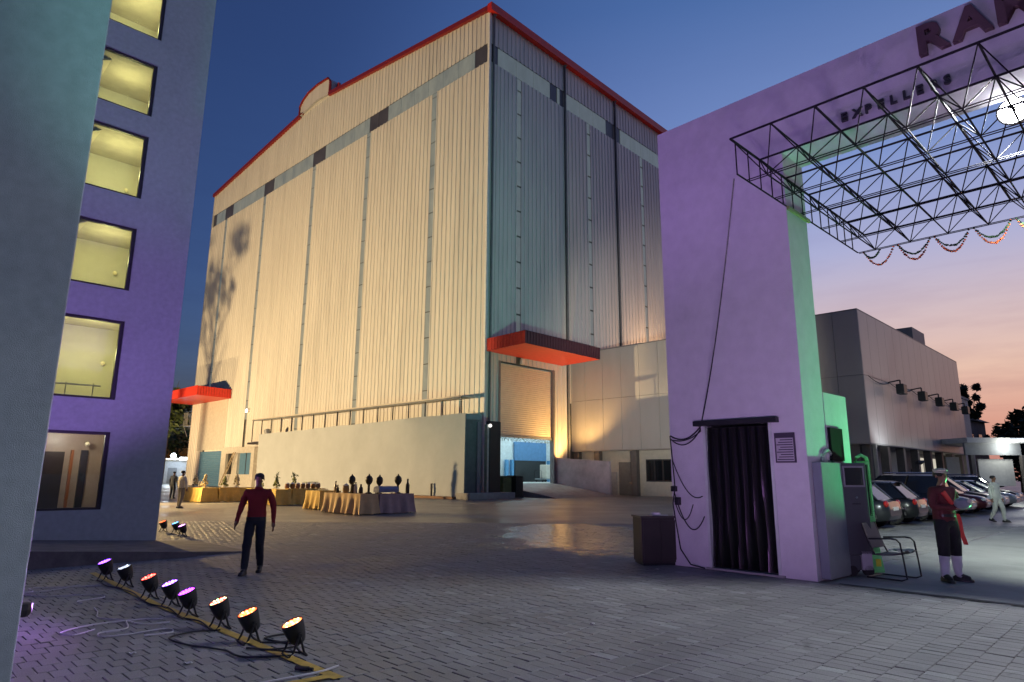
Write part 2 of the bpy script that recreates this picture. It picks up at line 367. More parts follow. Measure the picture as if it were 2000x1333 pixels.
# ------------------------------------------------------------------ stair tower with lit windows
tower = thing('stair_tower', T_LOC, T_ROT, 'tall plastered tower with one column of yellow lit square windows', 'building')
LV = [(.80, 2.50), (3.23, 5.08), (5.82, 7.38), (8.15, 9.80), (10.35, 11.78), (12.50, 14.10), (14.75, 16.3)]
WX0, WX1, TT = -3.3, -1.2, .26
m = MB(); m.box(WX1, 0, 0, TT, 0, 19); m.box(-6.5, WX0, 0, TT, 0, 19)
zs = [0]+[q for l in LV for q in l]+[19]
for i in range(0, len(zs), 2): m.box(WX0, WX1, 0, TT, zs[i], zs[i+1])
m.box(-.26, 0, TT, 7, 0, 19); m.box(-6.5, -.26, 6.74, 7, 0, 19); m.box(-6.5, -6.24, TT, 6.74, 0, 19); m.box(-6.5, 0, 0, 7, 19, 19.3)
part('wall', m, PLASTER, tower)
INT = pm('stair_paint', (.62, .60, .48), .7, var=.05); INTC = pm('stair_ceiling', (.50, .46, .36), .8); LOB = pm('lobby_stone', (.42, .33, .27), .35, var=.12)
FRM = pm('window_frame', (.035, .028, .04), .5)
for i, (a, b) in enumerate(LV):
    w = MB(); t_ = .05
    w.box(WX0, WX1, .05, .13, a, a+t_); w.box(WX0, WX1, .05, .13, b-t_*1.3, b); w.box(WX1-t_*1.6, WX1, .05, .13, a+t_, b-t_*1.3); w.box(WX0, WX0+t_, .05, .13, a+t_, b-t_*1.3)
    fo = part('window', w, FRM, tower)
    g = MB(); g.box(WX0+t_, WX1-t_*1.6, .085, .095, a+t_, b-t_*1.3); part('pane', g, GLASSW, fo)
    z0 = 0 if i == 0 else LV[i-1][1]+.38; z1 = b+.22
    r_ = MB(); r_.box(-4.6, -.5, 2.5, 2.6, z0, z1); r_.box(-.6, -.5, TT, 2.5, z0, z1); r_.box(-4.7, -4.6, TT, 2.6, z0, z1)
    part('interior_wall', r_, LOB if i == 0 else INT, tower)
    c_ = MB(); c_.box(-4.6, -.6, TT, 2.5, z1, z1+.16); part('floor_slab', c_, INTC, tower)
    if i:
        # underside of the flight that climbs across the window
        st = MB(); st.prism([(-4.5, z1-1.5), (-2.05, z1-.02), (-2.05, z1+.0), (-4.5, z1-1.25)], .9, 2.4, 'y'); part('stair_flight', st, INTC, tower)
        rl = MB()
        for k in range(6 if i == 1 else 0): rl.tube((-4.2+k*.55, 1.0, z0+.05), (-4.2+k*.55, 1.0, a+.35+.02*k), .012, 5)
        rl.tube((-4.4, 1.0, a+(.36 if i == 1 else -.2)), (-1.3, 1.0, a+(.40 if i == 1 else -.2)), .02, 6); part('handrail', rl, STEELG, tower)
        lx, lz = -1.02, (a+b)/2+.22
        bl = MB(); bl.sphere((lx, 2.36, lz), .055, 8, 6); lo = part('wall_lamp', bl, pm('bulb_warm', (1, .9, .6), .4, emit=(1, .9, .6), estr=12), tower)
        point('stair_light', (lx-.5, 1.35, lz+.1), (1, .85, .32), (30, 44, 36, 42, 31, 42, 36)[i], .06, tower)
    else:
        ld = MB(); ld.box(-2.05, -1.55, 2.44, 2.5, 0, 2.1); part('lift_door', ld, pm('lift_steel', (.07, .06, .06), .3, metal=.6), tower)
        ld = MB(); ld.box(-3.9, -3.2, 2.44, 2.5, 0, 2.1); part('lift_door', ld, pm('lift_steel', (.1, .1, .1)), tower)
        lp = MB(); lp.box(-2.86, -2.72, 2.46, 2.5, 1.2, 1.52); lpo = part('call_panel', lp, BLACK, tower)
        b1 = MB(); b1.box(-2.83, -2.75, 2.452, 2.46, 1.40, 1.46); part('display', b1, pm('red_display', (.3, .02, .02), .4, emit=(1, .15, .1), estr=.6), lpo)
        jb = MB(); jb.box(-1.42, -1.36, 2.42, 2.5, 0, 2.15); part('door_jamb', jb, pm('wood_trim', (.35, .12, .05), .4), tower)
        jb = MB(); jb.box(-1.2, -1.05, 2.42, 2.5, 0, 2.15); part('door_jamb', jb, pm('dark_trim', (.03, .035, .06), .4), tower)
        bl = MB(); bl.sphere((-1.15, 2.2, 2.3), .06, 8, 6); part('wall_lamp', bl, pm('bulb_warm', (1, .9, .6)), tower)
        point('lobby_light', (-1.6, 1.5, 2.45), (1, .84, .6), 26, .08, tower)

# near pier of the same plaster that fills the picture's edge
pier = thing('plastered_pier', (-3.44, 4.87, 0), R(45), 'textured teal lit plaster pier filling the edge beside the tower', 'pier')
m = MB(); m.box(-3.2, 0, 0, .9, 0, 11); part('shaft', m, PLASTER, pier, bevel=.012)
m = MB(); m.box(-3.22, .02, -.02, .92, 11, 11.25); part('coping', m, CONC, pier)
m = MB(); m.lathe([(.03, -.05), (.05, -.03), (.055, .0), (.05, .04), (.02, .05)], 10, (.045, .2, .62)); part('spotlight_housing', m, BLACK, pier)

# low ramp in front of the tower
ramp = thing('entrance_ramp', T_LOC, T_ROT, 'low weathered concrete ramp along the foot of the tower', 'ramp')
m = MB(); XA, XB = -7.0, .9
m.add([(XA, -3.05, 0), (XB, -3.05, 0), (XB, -.02, 0), (XA, -.02, 0), (XA, -3.05, .52), (XB, -3.05, .012), (XB, -.02, .012), (XA, -.02, .52)],
      [(4, 5, 6, 7), (0, 1, 5, 4), (1, 2, 6, 5), (2, 3, 7, 6), (3, 0, 4, 7)])
part('slope', m, CONCD, ramp)
m = MB(); m.add([(XA, -3.16, 0), (-.2, -3.16, 0), (-.2, -3.05, 0), (XA, -3.05, 0), (XA, -3.16, .60), (-.2, -3.16, .09), (-.2, -3.05, .09), (XA, -3.05, .60)],
                [(4, 5, 6, 7), (0, 1, 5, 4), (1, 2, 6, 5), (2, 3, 7, 6), (3, 0, 4, 7)]); part('edge_kerb', m, CONCD, ramp)

# ------------------------------------------------------------------ tall clad warehouse
silo = thing('clad_warehouse', S_LOC, S_ROT, 'huge cream ribbed metal warehouse with red roof edge and clear light strips', 'building')
def corr(mb, face, a0, a1, z0, z1, pitch=.56, dep=.058, zt=None):
    """ribbed sheet on the left (face='L': plane x=0, outward -x) or right (face='R': plane y=0, outward -y) side"""
    n = max(1, round((a1-a0)/pitch)); p = (a1-a0)/n; prof = []
    for i in range(n):
        b = a0+i*p; prof += [(b, 0), (b+p*.70, 0), (b+p*.77, dep), (b+p*.93, dep)]
    prof.append((a1, 0)); o = len(mb.v)
    for z in (0, 1):
        for a, d in prof:
            zz = z0 if z == 0 else (zt(a) if zt else z1)
            mb.v.append((-d, a, zz) if face == 'L' else (a, -d, zz))
    k = len(prof)
    for i in range(k-1): mb.f.append((o+i, o+i+1, o+k+i+1, o+k+i)); mb.m.append(0)
    return mb
HL, HR, RIDGE, RY = 42.4, 42.4, 45.9, 29.6
BZ0, BZ1 = 37.4, 39.2
roofz = lambda y: HL+(RIDGE-HL)*(1-abs(y-RY)/RY)
YE, XE = 58.6, 36.0
core = MB()   # dark core behind the sheets
core.box(.12, XE, 8.7, YE-.1, 0, 42.2); core.box(.12, 1.5, .12, 8.7, 0, 42.2); core.box(1.5, 8.6, .12, 8.7, 10.75, 42.2); core.box(8.6, 22.4, .12, 8.7, 10.75, 42.2); core.box(22.4, XE, .12, 8.7, 0, 42.2); core.box(8.62, 22.4, .12, .3, 0, 10.75)
part('core_wall', core, CLADJ, silo)
lst = [7.43, 18.3, 29.5, 41.9, 53.7]; sw = .36
edges = [0.12]+[q for s_ in lst for q in (s_-sw, s_+sw)]+[YE]
for i in range(0, len(edges), 2):
    m = MB(); corr(m, 'L', edges[i], edges[i+1], 0, BZ0); part('cladding_panel', m, CLAD, silo)
m = MB(); corr(m, 'L', .12, YE, BZ1, 0, zt=roofz); part('gable_panel', m, CLAD, silo)
for s_ in lst:   # light strips broken by girts
    z = 4.0 if s_ < 40 else 8.0
    k = 0
    while z < BZ0-.3:
        z2 = min(z+2.35, BZ0-.05); m = MB(); m.box(.02, .08, s_-sw, s_+sw, z+.1, z2); part('light_strip', m, SHEET, silo); z = z2; k += 1
bl_ = [(.15, 1.9, 1), (1.9, 15.0, 0), (15.0, 18.3, 1), (18.3, 19.2, 0), (19.2, 27.2, 0), (27.2, 30.0, 1), (30.0, 39.7, 0), (39.7, 42.4, 1), (42.4, 51.8, 0), (51.8, 54.4, 1), (54.4, 57.4, 0), (57.4, 58.5, 1)]
for a, b, d in bl_:
    n = max(1, round((b-a)/2.2))
    for k in range(n):
        m = MB(); m.box(.03, .09, a+(b-a)*k/n+.02, a+(b-a)*(k+1)/n-.02, BZ0+.03, BZ1-.03); part('dark_sheet' if d else 'clear_sheet', m, SHEETD if d else SHEET, silo)
# right (eaves) side
rs = [(.12, 1.55, 0), (1.55, 3.6, 10.75), (4.2, 8.55, 10.75), (8.55, 10.35, 0), (10.6, 14.1, 8), (14.7, 19.05, 8), (19.35, 24.1, 8), (24.7, 30, 8), (30.3, XE, 8)]
for a, b, z in rs:
    m = MB(); corr(m, 'R', a, b, z, BZ0); part('cladding_panel', m, CLAD, silo)
for a, b in ((.12, 10.35), (10.6, 19.05), (19.35, 30), (30.3, XE)):
    m = MB(); corr(m, 'R', a, b, BZ1, HR); part('eaves_panel', m, CLAD, silo)
for s_ in (3.9, 14.4, 24.4, 32.5):
    z = 12.6
    while z < BZ0-.3:
        z2 = min(z+2.35, BZ0-.05); m = MB(); m.box(s_-.26, s_+.26, .02, .08, z+.16, z2); part('light_strip', m, SHEET, silo); z = z2
for a, b, d in [(.5, 1.1, 1), (1.1, 8.3, 0), (8.3, 9.3, 1), (9.4, 9.8, 0), (9.8, 10.3, 1), (10.7, 17.6, 0), (17.6, 18.9, 1), (19.4, 20.2, 1), (20.3, 28.5, 0), (28.5, 35, 0)]:
    n = max(1, round((b-a)/2.2))
    for k in range(n):
        m = MB(); m.box(a+(b-a)*k/n+.02, a+(b-a)*(k+1)/n-.02, .03, .09, BZ0+.03, BZ1-.03); part('dark_sheet' if d else 'clear_sheet', m, SHEETD if d else SHEET, silo)
for x in (.42, 10.47, 19.2, 30.15):
    m = MB(); m.tube((x, -.16, .2), (x, -.16, HR-.3), .1, 8); m.sphere((x, -.2, HR-.25), .22, 8, 5); part('downpipe', m, pm('downpipe_grey', (.2, .2, .2), .5), silo, True)
m = MB(); m.box(-.12, .12, -.12, .12, 0, HL); part('corner_trim', m, WHITEP, silo)
m = MB(); m.box(-.12, .12, YE-.05, YE+.15, 0, HL); part('corner_trim', m, CLAD, silo)
# roof, gutter, gable trim, ridge vent
m = MB()
m.add([(-.3, -.3, HL+.06), (XE, -.3, HL+.06), (XE, RY, RIDGE+.05), (-.3, RY, RIDGE+.05), (XE, YE+.3, HL+.06), (-.3, YE+.3, HL+.06)], [(0, 1, 2, 3), (3, 2, 4, 5)]); part('roof', m, pm('roof_sheet', (.3, .3, .32), .5), silo)
m = MB(); m.box(-.35, XE, -.55, -.02, HR-.35, HR+.42); part('gutter', m, RED, silo)
for a, b in ((-.5, RY-2.6), (RY+4.0, YE+.4)):
    m = MB(); za, zb = roofz(a), roofz(b)
    m.add([(-.32, a, za-.12), (-.32, b, zb-.12), (-.32, b, zb+.34), (-.32, a, za+.34), (.1, a, za-.12), (.1, b, zb-.12), (.1, b, zb+.34), (.1, a, za+.34)], [(0, 1, 2, 3), (7, 6, 5, 4), (3, 2, 6, 7), (0, 4, 5, 1), (0, 3, 7, 4), (1, 5, 6, 2)])
    part('gable_trim', m, pm('red_gable_shaded', (.20, .012, .010), .5), silo)  # darker copy of the red trim, its shade put into the colour
vp = [(27.0, roofz(27.0)), (27.0, 45.9), (27.0, 47.4), (27.6, 48.1), (30, 48.3), (32.2, 48.1), (33.4, 47.6), (34.1, 46.9), (34.1, 45.9), (33.0, 45.6), (33.0, roofz(33.0))]
m = MB(); m.prism(vp, -.05, .05, 'x'); vt = part('ridge_vent', m, CLAD, silo)
m = MB(); m.prism(vp[1:-2], .06, XE-1, 'x'); part('vent_cowl', m, pm('roof_sheet', (.3, .3, .32)), vt)
m = MB(); m.path([(-.1, y, z) for y, z in vp], .16, 6); part('vent_trim', m, pm('red_gable_shaded', (.20, .012, .010)), vt)
for x in (.8, 2.2): 
    m = MB(); m.box(x, x+.3, 26.7, 27.0, 43.5, 47.6); part('vent_post', m, RED, vt)
# big doorway on the right side with half lowered roller shutter
m = MB(); n = 34
for i in range(n):
    z = 4.75+i*(10.62-4.75)/n; h = (10.62-4.75)/n
    m.add([(1.7, .20, z), (8.4, .20, z), (8.4, .175, z+h*.5), (1.7, .175, z+h*.5), (8.4, .20, z+h), (1.7, .20, z+h)], [(0, 1, 2, 3), (3, 2, 4, 5)])
part('roller_shutter', m, pm('shutter_cream', (.66, .57, .46), .5, var=.06), silo)
m = MB(); m.box(1.7, 8.4, .10, .26, 4.6, 4.78); part('shutter_bar', m, STEELG, silo)
for a in (1.5, 8.38):
    m = MB(); m.box(a, a+.22, -.1, .35, .9, 10.75); part('shutter_guide', m, pm('guide_grey', (.22, .2, .2), .5), silo)
m = MB(); m.box(1.5, 22.4, 8.55, 8.7, .9, 10.7); m.box(1.5, 1.62, .36, 8.55, .9, 10.7); m.box(22.28, 22.4, .36, 8.55, .9, 10.7); m.box(8.6, 22.28, .31, .36, .9, 10.7); part('hall_wall', m, pm('hall_white', (.6, .68, .7), .7), silo)
m = MB(); m.box(1.5, 22.4, -.05, 8.6, .8, .95); part('hall_floor', m, pm('hall_floor', (.5, .52, .5), .5), silo)
m = MB(); m.box(1.62, 22.28, .4, 8.55, 10.5, 10.7); part('hall_ceiling', m, pm('hall_white', (.6, .68, .7)), silo)
m = MB(); m.box(12.4, 17.2, 8.3, 8.5, 3.05, 4.9); part('hall_beam', m, pm('hall_blue', (.09, .22, .42), .5), silo)
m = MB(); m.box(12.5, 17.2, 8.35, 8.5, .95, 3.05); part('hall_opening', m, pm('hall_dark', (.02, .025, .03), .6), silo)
for x in (11.0, 11.75, 17.4, 18.3):
    m = MB(); m.box(x, x+.32, 8.1, 8.4, .95, 3.1); part('hall_column', m, pm('hall_blue2', (.10, .30, .55), .5), silo)
m = MB(); random.seed(5)
for i in range(70):
    x = 1.9+6.2*i/69; z = 4.55-.14*abs(math.sin(i*.55))-random.random()*.12
    for k in range(3):
        c = Vector((x+random.uniform(-.06, .06), -.02+random.uniform(-.05, .05), z+random.uniform(-.1, .1)))
        d = Vector((random.uniform(-1, 1), random.uniform(-.5, .5), random.uniform(-1, 1))).normalized()*.07; e = Vector((d.z, .03, -d.x))*.6
        m.quad(c-d, c+e*.5, c+d, c-e*.5)
gar = thing('door_garland', S_LOC, S_ROT, 'leafy dark garland strung under the half lowered roller shutter', 'garland')
part('leaves', m, pm('garland_dark', (.06, .09, .05), .7), gar)
m = MB(); m.path([(1.75+6.7*i/30, -.02, 4.6-.12*abs(math.sin(i*1.28))) for i in range(31)], .015, 4); part('string', m, pm('garland_dark', (.06, .09, .05)), gar)
pt = thing('goods_trolley', tuple(FS @ Vector((14.9, 6.6, .95))), S_ROT, 'pale loaded trolley standing inside the big lit doorway', 'trolley')
m = MB(); m.box(-.9, .9, -.5, .5, .25, .35); part('deck', m, STEELG, pt)
m = MB(); m.box(-.2, .85, -.45, .45, .35, 1.7); part('sack_load', m, pm('sacks', (.6, .57, .5), .8, bump=.5, bscale=9), pt, bevel=.08)
for x in (-.7, .7):
    for y in (-.4, .4):
        m = MB(); m.tube((x, y-.04, .13), (x, y+.04, .13), .12, 10); part('wheel', m, RUBBER, pt)
m = MB(); m.path([(-.9, -.45, .3), (-.95, -.45, 1.1), (-.95, .45, 1.1), (-.9, .45, .3)], .025, 6); part('handle', m, STEEL, pt)
# red awnings
def awning(face, a0, a1, dep, z0, z1, name):
    m = MB(); aw = []
    n = max(2, round(dep/.34))
    def Q(a, d, z): return (-d, a, z) if face == 'L' else (a, -d, z)
    m.add([Q(a0, .1, z0), Q(a1, .1, z0), Q(a1, dep, z0+.1), Q(a0, dep, z0+.1)], [(0, 1, 2, 3)])
    so = part('awning', m, REDD, silo)
    m = MB(); m.add([Q(a0, .1, z1), Q(a1, .1, z1), Q(a1, dep, z1+.12), Q(a0, dep, z1+.12)], [(0, 1, 2, 3)]); part('top_sheet', m, pm('awning_top', (.1, .03, .03), .6), so)
    for aa in (a0, a1):
        m = MB(); k = 0; prof = []
        for i in range(n):
            b = .1+(dep-.1)*i/n; p = (dep-.1)/n; prof += [(b, 0), (b+p*.62, 0), (b+p*.7, .05), (b+p*.92, .05)]
        prof.append((dep, 0)); o = 0; sg = -1 if aa == a0 else 1
        for z in (0, 1):
            for d, q in prof: m.v.append(Q(aa+sg*q, d, (z0 if z == 0 else z1)+.1*d/dep))
        kk = len(prof)
        for i in range(kk-1): m.f.append((i, i+1, kk+i+1, kk+i)); m.m.append(0)
        part('end_fascia', m, RED, so)
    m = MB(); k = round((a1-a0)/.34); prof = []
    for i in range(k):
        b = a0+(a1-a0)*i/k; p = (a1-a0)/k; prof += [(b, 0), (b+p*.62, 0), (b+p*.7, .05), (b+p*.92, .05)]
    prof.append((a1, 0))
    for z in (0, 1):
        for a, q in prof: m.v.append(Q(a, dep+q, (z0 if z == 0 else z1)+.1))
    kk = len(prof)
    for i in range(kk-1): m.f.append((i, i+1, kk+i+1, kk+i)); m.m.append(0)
    part('front_fascia', m, RED if face == 'L' else pm('red_fascia_shaded', (.09, .016, .025), .5), so)  # right awning front: red darkened so the colour carries its shade
    return so
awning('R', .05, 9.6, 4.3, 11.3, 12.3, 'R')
awning('L', 46.5, 58.9, 4.4, 11.0, 12.15, 'L')
m = MB(); m.box(4.0, 4.35, -.35, -.1, 10.75, 11.15); part('door_lamp', m, WHITEP, silo)
# far end: blue shutter, recess panel, gate office
m = MB(); m.box(-.12, .0, 47.2, 55.9, 4.6, 11.0); part('recess_panel', m, pm('panel_cream', (.56, .53, .47), .6), silo, bevel=.03)
m = MB()
for i in range(16): z = i*.275; m.add([(-.14, 46.9, z), (-.14, 54.4, z), (-.19, 54.4, z+.14), (-.19, 46.9, z+.14), (-.14, 54.4, z+.27), (-.14, 46.9, z+.27)], [(0, 1, 2, 3), (3, 2, 4, 5)])
part('blue_shutter', m, BLUE, silo)
m = MB(); m.box(-.6, -.01, 37.6, 38.4, 0, 4.7); m.box(-.6, -.01, 45.2, 46.6, 0, 4.7); m.box(-.6, -.01, 41.9, 43.3, 1.5, 4.0); m.box(-.6, -.01, 38.4, 45.2, 4.0, 4.7); m.box(-.6, -.01, 38.4, 45.2, 0, 1.5); part('gatehouse_front', m, pm('panel_cream', (.56, .53, .47)), silo)
for a, b, mt in ((38.4, 41.9, BLUE), (43.3, 45.2, GLASSD)):
    m = MB(); m.box(-.3, -.2, a, b, 1.5, 4.0); wo = part('window', m, mt, silo)
    m = MB(); m.box(-.34, -.30, (a+b)/2-.06, (a+b)/2+.06, 1.5, 4.0); part('mullion', m, STEEL, wo)
m = MB()
for i in range(9): m.tube((-.9-.05*i, 42.0+.22*i-.0, 3.9-.38*i), (-.9-.05*i, 42.5+.22*i, 3.9-.38*i), .04, 5)
m.tube((-.85, 42.0, 4.1), (-1.4, 44.0, .2), .06, 6); m.tube((-.85, 42.5, 4.1), (-1.4, 44.5, .2), .06, 6)
lad = thing('leaning_ladder', S_LOC, S_ROT, 'wooden ladder leaning between the two windows behind the tables', 'ladder'); part('rails_and_rungs', m, pm('wood_ladder', (.35, .27, .17), .7), lad)
m = MB(); m.box(-.35, .0, 40.9, 41.4, 8.85, 9.3); wl = part('wall_floodlight', m, WHITEP, silo)
m = MB(); m.box(-.37, -.352, 40.95, 41.35, 8.9, 9.25); part('lens', m, pm('lamp_white', (1, 1, 1), .4, emit=(.85, .93, 1), estr=14), wl)
m = MB(); m.box(-.6, 1.0, YE+.15, YE+1.6, 8.0, 8.15)
for k in range(5):
    m.tube((-.6+.4*k, YE+1.55, 8.15), (-.6+.4*k, YE+1.55, 9.9), .04, 5); m.tube((-.55, YE+.3+.3*k, 8.15), (-.55, YE+.3+.3*k, 9.9), .04, 5)
for z in (9.0, 9.9): m.tube((-.6, YE+1.55, z), (1, YE+1.55, z), .04, 5); m.tube((-.55, YE+.2, z), (-.55, YE+1.55, z), .04, 5)
m.tube((-.5, YE+1.5, 8), (-.5, YE+.1, 6.6), .06, 5); part('service_balcony', m, STEELG, silo)

# white cloth covered dock wall and the steel canopy frame behind it
dock = thing('dock_wall', S_LOC, S_ROT, 'long white cloth covered wall standing behind the buffet tables', 'wall')
m = MB(); NY, NZ = 120, 26; rs_ = np.random.default_rng(5); ph = rs_.uniform(0, 6.28, 12)
def wr(y, z):
    s = 0
    for k in range(6): s += math.sin(y*(.5+k*.55)+z*(.3+.45*((k*7) % 5))+ph[k])*.022/(1+.35*k)
    return s+.05*math.exp(-((z-.3)/.35)**2)*math.sin(y*2.1)
ztop = lambda y: 5.78-.012*(y+3.8)+.018*math.sin(y*.6)+.012*math.sin(y*1.7)
for j in range(NZ+1):
    for i in range(NY+1):
        y = -3.8+30.3*i/NY; z = .05+(ztop(y)-.05)*j/NZ; e = min(1, (y+3.8)/.4)*min(1, j/2)
        m.v.append((-5.46-wr(y, z)*e, y, z))
for j in range(NZ):
    for i in range(NY): a = j*(NY+1)+i; m.f.append((a, a+1, a+NY+2, a+NY+1)); m.m.append(0)
part('cloth', m, pm('dock_cloth', (.40, .425, .44), .8, var=.07, scale=.5, dirt=.08), dock, True)
m = MB(); m.box(-5.38, -3.9, -3.8, 26.4, .3, 5.35); m.box(-5.42, -3.9, -3.8, -3.72, .3, 5.72); part('side_panel', m, pm('dock_grey', (.24, .23, .25), .7), dock)
m = MB(); m.box(-5.75, -1.4, -4.7, -3.3, 0, .42); part('plinth', m, CONC, dock, bevel=.02)
m = MB(); m.box(-4.4, -4.15, -3.95, -3.8, .42, 5.2); part('drain_post', m, pm('dock_purple', (.17, .13, .17), .6), dock)
m = MB(); m.tube((-5.6, -.6, 0), (-5.6, -.6, 1.0), .07, 8); part('bollard', m, STEEL, dock)
m = MB(); m.box(-5.95, -5.6, -3.2, 4.5, .0, .16); part('toe_plank', m, pm('wood_plank', (.22, .12, .07), .8), dock)
fr_ = thing('canopy_frame', S_LOC, S_ROT, 'long thin steel canopy frame above the white wall', 'canopy')
m = MB(); m.box(-2.6, -1.2, -.2, 34.6, 7.42, 7.52); part('roof_sheet', m, pm('canopy_sheet', (.55, .5, .42), .5), fr_)
for k in range(17):
    y = -.1+k*34.5/16; m = MB(); m.tube((-2.5, y, 4.9), (-2.5, y, 7.42), .05, 6); part('post', m, STEEL, fr_)
m = MB(); m.tube((-2.5, -.1, 5.0), (-2.5, 34.4, 5.0), .06, 6); m.tube((-2.55, -.1, 7.36), (-2.55, 34.4, 7.36), .06, 6); part('rail', m, STEELG, fr_)
m = MB(); m.box(-2.9, -1.0, 26.8, 34.6, 4.75, 4.95); part('walkway', m, STEEL, fr_)
m = MB(); m.tube((-2.4, 30.6, 5.0), (-2.4, 31.2, 6.2), .2, 8, .35); part('horn_speaker', m, STEELG, fr_)

# tall black panel, bin and box beside the doorway
bp_ = thing('black_pylon', (-1.28, 46.6, 0), S_ROT, 'tall black panel standing between white wall and roller door', 'panel')
m = MB(); m.box(-.55, .55, -.2, .2, 0, 5.35); part('case', m, BLACK, bp_, bevel=.03)
m = MB(); m.box(-.75, -.56, -.15, .15, .1, 5.1); part('frame', m, STEELG, bp_)
m = MB(); m.sphere((-.62, -.3, 5.0), .13, 10, 7); part('lamp', m, pm('lamp_soft', (1, 1, 1), .4, emit=(1, .95, .85), estr=1.2), bp_)
bn = thing('olive_bin', (-.55, 48.4, 0), S_ROT, 'olive green waste bin in front of the big doorway', 'bin')
m = MB(); m.prism([(-.45, -.4), (.45, -.4), (.45, .4), (-.45, .4)], .15, 1.45); part('tub', m, pm('olive', (.12, .14, .05), .6, var=.3, scale=4, dirt=.4), bn, bevel=.06)
m = MB(); m.box(-.5, .5, -.45, .45, 1.45, 1.55); part('lid', m, pm('olive_dark', (.06, .07, .04), .6), bn, bevel=.02)
cb = thing('dark_crate', (.35, 48.9, 0), S_ROT, 'dark upright crate beside the olive bin', 'crate')
m = MB(); m.box(-.38, .38, -.38, .38, .08, 1.5); part('box', m, pm('crate_dark', (.03, .027, .022), .7), cb, bevel=.02)
m = MB(); m.box(-.45, .45, -.45, .45, 1.5, 1.58); part('top_board', m, pm('crate_top', (.05, .045, .04), .6), cb)
m = MB(); m.box(-.42, .42, -.42, .42, 0, .08); part('skid', m, STEEL, cb)

# ramp up to the door with its parapet
dr = thing('loading_ramp', S_LOC, S_ROT, 'concrete ramp rising to the big doorway with a pinkish side wall', 'ramp')
m = MB(); m.add([(1.2, -.05, 0), (8.7, -.05, 0), (8.7, -.05, .93), (1.2, -.05, .93), (1.0, -6.5, 0.005), (9.0, -6.5, 0.005)], [(3, 2, 5, 4), (0, 3, 4), (1, 5, 2), (0, 1, 2, 3)]); part('slope', m, CONC, dr)
m = MB(); m.prism([(-.08, 0), (-.08, 3.1), (-3.2, 2.9), (-5.6, 2.75), (-5.6, 0)], 8.75, 9.0, 'x'); part('side_wall', m, pm('rendered_pink', (.52, .44, .47), .8, var=.2, scale=1.2, dirt=.35), dr)

# ------------------------------------------------------------------ clad office block beside the warehouse
office = thing('office_block', O_LOC, O_ROT, 'grey panel clad office block raised on dark columns', 'building')
Z0, Z1, OY, OX = 3.75, 12.5, 24.6, 28.4
m = MB(); m.box(.08, OX-.05, .08, OY, Z0+.02, Z1-.05); part('backing_wall', m, OFFJ, office)
jy = [0, 1.6, 3.55, 5.5, 7.45, 9.4, 11.4, 13.4, 15.35, 17.2, 19.05, 21.0, 22.95, OY]
for i in range(len(jy)-1):
    for a, b in ((Z0, 8.15), (8.15, Z1)):
        m = MB(); m.box(0, .07, jy[i]+.014, jy[i+1]-.014, a+.014, b-.014); part('cladding_panel', m, OFF, office)
nx = 15
for i in range(nx):
    for a, b in ((Z0, 8.15), (8.15, Z1)):
        m = MB(); m.box(OX*i/nx+.014+(.0 if i else .0), OX*(i+1)/nx-.014, 0 if i else .0, .07, a+.014, b-.014)
        if i == 0: m = MB(); m.box(.075, OX/nx-.014, 0, .07, a+.014, b-.014)
        part('cladding_panel', m, OFF, office)
m = MB(); m.box(0, OX, 0, OY, Z1, Z1+.08); part('parapet_cap', m, pm('cap_grey', (.2, .19, .19), .5), office)
m = MB(); m.box(0.0, OX, 0.0, OY, Z0-.06, Z0); part('soffit', m, pm('soffit_grey', (.35, .33, .31), .7), office)
CREAM = pm('office_cream', (.52, .48, .42), .8, var=.08, dirt=.2)
COLM = pm('column_brown', (.13, .115, .11), .6)
m = MB()
for a, b in ((0, 14.3), (17.5, 18.75), (20.25, 24.6)): m.box(1.0, 1.2, a, b, 0, Z0-.06)
m.box(1.0, 1.2, 14.3, 17.5, 0, 1.15); m.box(1.0, 1.2, 14.3, 17.5, 2.95, Z0-.06); m.box(1.0, 1.2, 18.75, 20.25, 2.75, Z0-.06); part('ground_wall', m, CREAM, office)
for y in (24.2, 21.9, 18.1, 13.9, 9.8, 5.6, 1.0):
    m = MB(); m.box(.15, .6, y-.28, y+.28, 0, Z0-.07); part('column', m, COLM, office)
m = MB(); m.box(1.05, 1.12, 18.75, 20.25, 0, 2.75); do = part('door', m, pm('door_grey', (.15, .15, .155), .5), office)
m = MB(); m.tube((1.0, 18.95, 1.05), (1.0, 19.15, 1.05), .03, 6); part('handle', m, CHROME, do)
for k in range(4):
    a = 14.3+k*.8; m = MB(); m.box(1.04, 1.14, a, a+.07, 1.15, 2.95); m.box(1.04, 1.14, a+.73, a+.8, 1.15, 2.95); m.box(1.04, 1.14, a+.07, a+.73, 1.15, 1.25); m.box(1.04, 1.14, a+.07, a+.73, 2.85, 2.95)
    wo = part('window', m, STEEL, office); m = MB(); m.box(1.08, 1.1, a+.07, a+.73, 1.25, 2.85); part('pane', m, GLASSD, wo)
m = MB(); m.box(.9, .995, 20.4, 24.5, .02, 1.9); part('wainscot', m, pm('office_grey', (.36, .36, .37), .8, dirt=.3), office)
